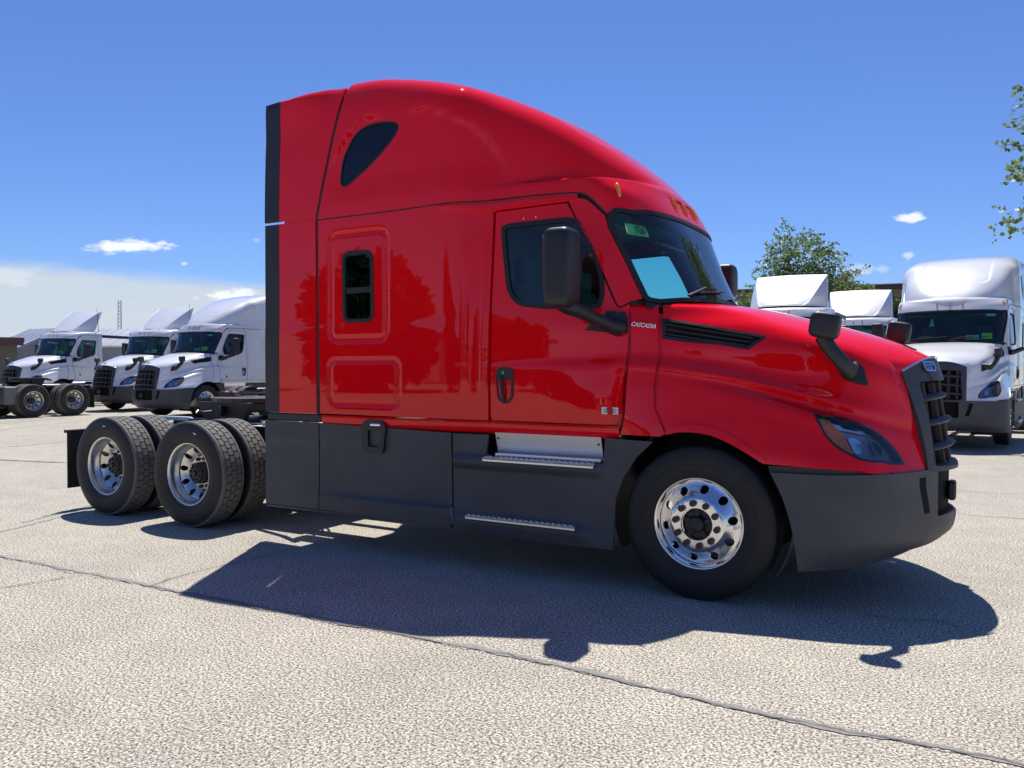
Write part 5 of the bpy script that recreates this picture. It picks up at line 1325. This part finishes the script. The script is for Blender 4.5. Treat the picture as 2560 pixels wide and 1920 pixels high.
# ---------------------------------------------------------------- behind the camera, seen in the red paint
B1=truck('sleeper',-9.5,-36,R_(80),0,'white sleeper truck mirrored in the red paint, parked behind the photographer')
B2=truck('day',-2.5,-38,R_(84),0,'white day cab mirrored in the red paint, parked behind the photographer')
# ---------------------------------------------------------------- trees
def leafmat(name,a,b_):
    m=bpy.data.materials.new(name); m.use_nodes=True; nt=m.node_tree; b=nt.nodes['Principled BSDF']; b.inputs['Roughness'].default_value=.45
    g=nt.nodes.new('ShaderNodeObjectInfo'); n=nz(nt,1.3,4,.6); n2=nz(nt,14,2,.5)
    mth=nt.nodes.new('ShaderNodeMath'); mth.operation='MULTIPLY_ADD'; nt.links.new(n2.outputs[0],mth.inputs[0]); mth.inputs[1].default_value=.6; 
    m3=nt.nodes.new('ShaderNodeMath'); m3.operation='MULTIPLY'; nt.links.new(n.outputs[0],m3.inputs[0]); m3.inputs[1].default_value=.5; nt.links.new(m3.outputs[0],mth.inputs[2])
    r=ramp(nt,mth.outputs[0],[(.35,a),(.75,b_)]); nt.links.new(r.outputs[0],b.inputs['Base Color'])
    b.inputs['Transmission Weight'].default_value=0
    t=nt.nodes.new('ShaderNodeBsdfTranslucent'); nt.links.new(r.outputs[0],t.inputs[0]); mx=nt.nodes.new('ShaderNodeMixShader'); mx.inputs[0].default_value=.42
    o=nt.nodes['Material Output']; nt.links.new(b.outputs[0],mx.inputs[1]); nt.links.new(t.outputs[0],mx.inputs[2]); nt.links.new(mx.outputs[0],o.inputs[0]); MAT[name]=m; return m
LEAF=leafmat('leaf_green',(.10,.17,.05),(.26,.34,.11)); LEAFD=leafmat('leaf_dark',(.03,.055,.016),(.08,.12,.035)); LEAFY=leafmat('leaf_pale',(.22,.22,.10),(.38,.36,.2))
BARK=mat('bark',(.09,.07,.055),.9)
def tree(loc,lobes,h0,label,leaf=.16,nleaf=9000,matl=LEAF,fronds=40,flen=.8,seed=1,group=None,cat='tree',trunk_r=.16,visible=None):
    """lobes: (dx,dy,z,rx,rz) ellipsoids; leaves sit on twig lines spread through them"""
    r=np.random.RandomState(seed); root=tag(empty('tree',loc),label,cat,group)
    L=np.array(lobes,float); vol=L[:,3]**2*L[:,4]; vol/=vol.sum()
    tops=L[:,:3]; m=MB(); top=tops[np.argmax(tops[:,2])]
    m.tube([(0,0,0),(.05,0,h0*.5),(0,.05,h0),(top[0]*.5,top[1]*.5,(h0+top[2])/2),tuple(top)],[trunk_r,trunk_r*.85,trunk_r*.7,trunk_r*.4,trunk_r*.15],8)
    for l in L:
        for k in range(5):
            u=r.randn(3); u/=np.linalg.norm(u); e=np.array([l[0]+u[0]*l[3]*.75,l[1]+u[1]*l[3]*.75,l[2]+u[2]*l[4]*.75]); s=np.array([0,0,h0*(.8+.3*r.rand())]); md=(s+e)/2+r.randn(3)*.15
            m.tube([s,md,e],[trunk_r*.35,trunk_r*.2,.012],5)
    obj('trunk',m.build('trunk',[BARK]),root)
    # twigs
    V=[];F=[]
    nt_=nleaf//14; idx=r.choice(len(L),nt_,p=vol)
    P=[];D=[]
    for i in idx:
        l=L[i]; u=r.randn(3); u/=np.linalg.norm(u); rad=r.rand()**.42*.98
        c=np.array([l[0]+u[0]*l[3]*rad,l[1]+u[1]*l[3]*rad,l[2]+u[2]*l[4]*rad]); d=u*np.array([1,1,.6])+r.randn(3)*.35+np.array([0,0,.15]); d/=np.linalg.norm(d)
        ln=.35+.35*r.rand()
        for k in range(12): t=k/11.; P.append(c+d*ln*t+np.array([0,0,-.25*ln*t*t])+r.randn(3)*.045); D.append(d)
    tw=MB()
    for k in range(fronds):
        i=r.choice(len(L),p=vol); l=L[i]; u=r.randn(3); u[2]=abs(u[2])*.8-.1; u/=np.linalg.norm(u); c=np.array([l[0]+u[0]*l[3]*.85,l[1]+u[1]*l[3]*.85,l[2]+u[2]*l[4]*.85]); d=u*np.array([1,1,.7])+np.array([0,0,.25]); d/=np.linalg.norm(d); ln=flen*(.5+r.rand())
        pts=[c+d*ln*t+np.array([0,0,-.35*ln*t*t]) for t in np.linspace(0,1,6)]; tw.tube(pts,[.014,.012,.010,.008,.006,.004],4)
        for t in np.linspace(.05,1,18):
            p=c+d*ln*t+np.array([0,0,-.35*ln*t*t]); P.append(p+r.randn(3)*.05); D.append(d); P.append(p+r.randn(3)*.06); D.append(d)
    P=np.array(P); D=np.array(D); n=len(P)
    nr=r.randn(n,3)*.8+np.array([0,0,.8]); nr/=np.linalg.norm(nr,axis=1)[:,None]; a=D+r.randn(n,3)*.6; a-=nr*(a*nr).sum(1)[:,None]; a/=np.linalg.norm(a,axis=1)[:,None]; b=np.cross(nr,a)
    s=(leaf*(.6+.7*r.rand(n)))[:,None]; w=s*.42
    V=np.concatenate([P,P+a*s*.45+b*w,P+a*s,P+a*s*.45-b*w]); F=[[i,n+i,2*n+i,3*n+i] for i in range(n)]
    me=bpy.data.meshes.new('crown'); me.from_pydata(V.tolist(),[],F); me.materials.append(matl); me.update(); tag(obj('crown',me,root))
    if len(tw.v): obj('twigs',tw.build('twigs',[BARK]),root)
    return root
tree((-5.4,31,0),[(-.3,0,4.2,1.9,1.7),(-.2,0,6.1,1.35,1.6),(.9,0,4.9,1.3,1.1),(-1.2,0,3.8,1.3,1.2),(1.7,.3,3.4,1.0,1.3),(.1,0,2.4,2.2,1.2)],1.6,'leafy green tree with loose upright fronds behind the white day cab fairing',.13,30000,LEAF,110,.85,3)
tree((-4.0,34.5,0),[(.1,0,3.6,.9,1.9),(-.4,0,5.1,.6,.8),(.5,.2,4.6,.55,.9)],1.2,'smaller paler tree to the right of the larger one, behind the thin aerial',.14,9000,LEAF,24,.5,5)
tree((-2.3,37.5,0),[(0,0,3.4,1.0,1.7)],1.0,'dark green bush between the farther fairing and the white sleeper roof',.15,6000,LEAFD,10,.5,6)
tree((-94.5,46.9,0),[(0,0,4.2,1.2,1.1),(1.0,.5,3.9,1.0,.9)],1.5,'small pale tree top above the low brown building at far left',.3,3500,LEAFY,8,.5,7)
tree((6.9,21.5,0),[(0,0,8.6,3.6,2.6),(-2.3,-.5,9.4,1.9,1.2),(-3.0,-.3,7.5,1.6,.9),(-3.3,0,5.9,1.6,.5),(1,-2,7,3,3),(.8,0,11.0,2.2,1.6)],3.2,'tall tree reaching in from the right edge of the view over the white sleeper truck',.15,62000,LEAF,150,1.2,8,trunk_r=.3)
for k,(x,y,s) in enumerate(((-34,-38,1.15),(-24,-46,1.3),(10,-44,1.2),(20,-40,1.1),(33,-36,1.2),(-46,-34,1.1))):
    lab=('broad dark tree behind the photographer, '+('farthest left of the mirrored row','second from the left of the mirrored row','left of centre in the mirrored row','right of centre in the mirrored row','second from the right of the mirrored row','farthest right of the mirrored row')[[-46,-34,-24,10,20,33].index(x)])
    t=tree((x,y,0),[(0,0,5.0,3.2,2.6),(1.6,.5,4.2,2.4,2.0),(-1.8,-.4,4.4,2.4,2.0),(0,0,2.4,3.6,1.8)],1.4,lab,.85,9000,LEAFD,6,.6,40+k,'trees behind the photographer',trunk_r=.25); t.scale=(s,s,s)
# ---------------------------------------------------------------- buildings
def gablebox(name,label,cat,o,ang,Lx,Ly,ze,zr,wallm,roofm,doors=()):
    root=tag(empty(name,o,ang),label,cat)
    m=MB(); m.prism([(0,0),(Ly,0),(Ly,ze),(Ly/2,zr),(0,ze)],'x',0,Lx); obj('wall',m.build('wall',[wallm]),root)
    for s in (0,1):
        a=[(-.4,0-.3,ze-.10),(Lx+.4,-.3,ze-.10),(Lx+.4,Ly/2,zr+.06),(-.4,Ly/2,zr+.06)]
        if s: a=[(x,Ly-y,z) for x,y,z in a][::-1]
        m=MB(); n=(Vector(a[1])-Vector(a[0])).cross(Vector(a[3])-Vector(a[0])).normalized(); m.add([Vector(p) for p in a]+[Vector(p)-n*.12 for p in a],[[0,1,2,3],[7,6,5,4],[0,4,5,1],[1,5,6,2],[2,6,7,3],[3,7,4,0]])
        rf=obj('roof',m.build('roof',[roofm]),root)
        k=0
        rb=MB(); nseam=int(Lx/.6)
        for i in range(nseam+1):
            x=-.4+(Lx+.8)*i/nseam; p=Vector((x,a[0][1] if not s else a[3][1],a[0][2] if not s else a[3][2])) 
            q0=Vector((x,-.3,ze-.10)) if not s else Vector((x,Ly+.3,ze-.10)); q1=Vector((x,Ly/2,zr+.06)); rb.tube([q0+n*.015,q1+n*.015],.022,4)
        ob=obj('roof_seam',rb.build('roof_seam',[roofm]),rf); tag(ob,kind='stuff')
    return root
def wallfn(c,sc=(1,1,1)):
    def f(nt,b):
        n=nz(nt,.8,6,.6); r=ramp(nt,n.outputs[0],[(.3,tuple(x*.86 for x in c)),(.7,tuple(x*1.1 for x in c))]); nt.links.new(r.outputs[0],b.inputs['Base Color'])
    return f
WALLG=mat('wall_grey',(.30,.30,.33),.7,fn=wallfn((.30,.30,.33))); ROOFM=mat('metal_roof',(.55,.57,.60),.35,.5,fn=wallfn((.55,.57,.60)))
WALLB=mat('wall_brown',(.16,.135,.115),.85,fn=wallfn((.16,.135,.115))); ROOFD=mat('roof_dark',(.05,.035,.032),.7); WALLR=mat('wall_far_brown',(.20,.15,.11),.85,fn=wallfn((.2,.15,.11)))
# gabled shed on the left: gable end towards the lot
shed=gablebox('gabled_shed','small grey gabled shed with a lettered sign board behind the far left day cab','shed',(-58.0,32.0,0),R_(180),3.2,6.2,2.95,4.45,WALLG,ROOFM)
shed2=gablebox('metal_shed','long grey metal shed with pale ribbed roof, behind the middle day cab','shed',(-51.0,26.2,0),R_(31),24,8,3.15,4.30,WALLG,ROOFM)
sg=obj('sign_board',MB().box((-.06,2.6,3.0),(.05,2.9,1.1),bev=.01).build('sign_board',[mat('sign_white',(.72,.74,.75),.6)]),shed)
SRED=mat('sign_red',(.5,.05,.08),.6); STEAL=mat('sign_teal',(.05,.35,.38),.6)
for ch,yy,mm in (('A',3.55,SRED),('T',2.85,STEAL)):
    tm=textmesh('sign_letter',ch,.8,0,.01,[mm],1.0,.01); placetext(tm,(-.10,yy,3.05),(0,-1,0),(-1,0,0)); obj('sign_letter',tm,shed)
for k in range(9):
    o=obj('wall_panel_rib',MB().box((1+2.6*k,-.02,1.5),(.10,.05,3.0)).build('rib',[WALLG]),shed2)
ob=obj('downpipe',MB().tube([(3.6,-.12,3.1),(3.6,-.12,0)],.06,8).build('downpipe',[mat('pipe_white',(.6,.6,.62),.5)]),shed2)
lb=tag(empty('low_building',(-54.5,9.2,0),R_(83)),'low flat roofed brown building at the left edge behind the day cab','building')
obj('wall',MB().box((6.5,6,1.6),(15,12,3.2)).build('wall',[WALLB]),lb); obj('roof',MB().box((6.5,6,3.35),(15.6,12.8,.32),bev=.05).build('roof',[ROOFD]),lb)
obj('roof_fascia',MB().box((6.5,-.45,3.25),(15.4,.06,.5)).build('fascia',[mat('fascia',(.10,.05,.045),.7)]),lb)
for k in range(3): obj('door',MB().box((1.5+5*k,-.02,1.2),(2.6,.06,2.4),bev=.02).build('door',[ROOFD]),lb)
bb=tag(empty('brown_building',(-14,46.5,0),R_(6)),'brown building with a flat dark roof edge showing behind the trees on the right','building')
obj('wall',MB().box((6,4,3.2),(13,8,6.4)).build('wall',[WALLR]),bb); obj('roof',MB().box((6,4,6.55),(13.5,8.5,.35),bev=.05).build('roof',[ROOFD]),bb)
for k in range(5): obj('pilaster',MB().box((.3+2.9*k,-.06,3.2),(.35,.14,6.4),bev=.02).build('pilaster',[WALLR]),bb)
for k in range(4): w=obj('window',MB().box((1.75+2.9*k,-.02,4.3),(1.3,.08,1.1),bev=.02).build('window',[DARKG]),bb)
bk=tag(empty('long_building',(-60,-62,0)),'long dark building behind the photographer, mirrored low in the red paint','building')
obj('wall',MB().box((60,-5,2.8),(120,10,5.6)).build('wall',[WALLB]),bk); obj('roof',MB().box((60,-5,5.75),(121,11,.4)).build('roof',[ROOFD]),bk)
for k in range(14): obj('dock_door',MB().box((6+8.3*k,.02,2.0),(3.2,.10,3.6)).build('dock_door',[WALLG]),bk)
# lattice mast
ms=tag(empty('radio_mast',(-96.5,60,0)),'thin pale lattice radio mast rising far behind the grey shed','mast')
m=MB()
for k in range(3):
    a=2*math.pi*k/3; m.tube([(.75*math.cos(a),.75*math.sin(a),0),(.28*math.cos(a),.28*math.sin(a),6.0),(.22*math.cos(a),.22*math.sin(a),10.4)],.05,5)
for i in range(20):
    z=.5*i+.3; q=.75-.0783*z if z<6 else .28-.0136*(z-6)
    for k in range(3): a=2*math.pi*k/3; b_=2*math.pi*(k+1)/3; m.tube([(q*math.cos(a),q*math.sin(a),z),(q*math.cos(b_),q*math.sin(b_),z+.5)],.028,4)
obj('lattice',m.build('lattice',[mat('mast_grey',(.5,.5,.52),.5,.3)]),ms)
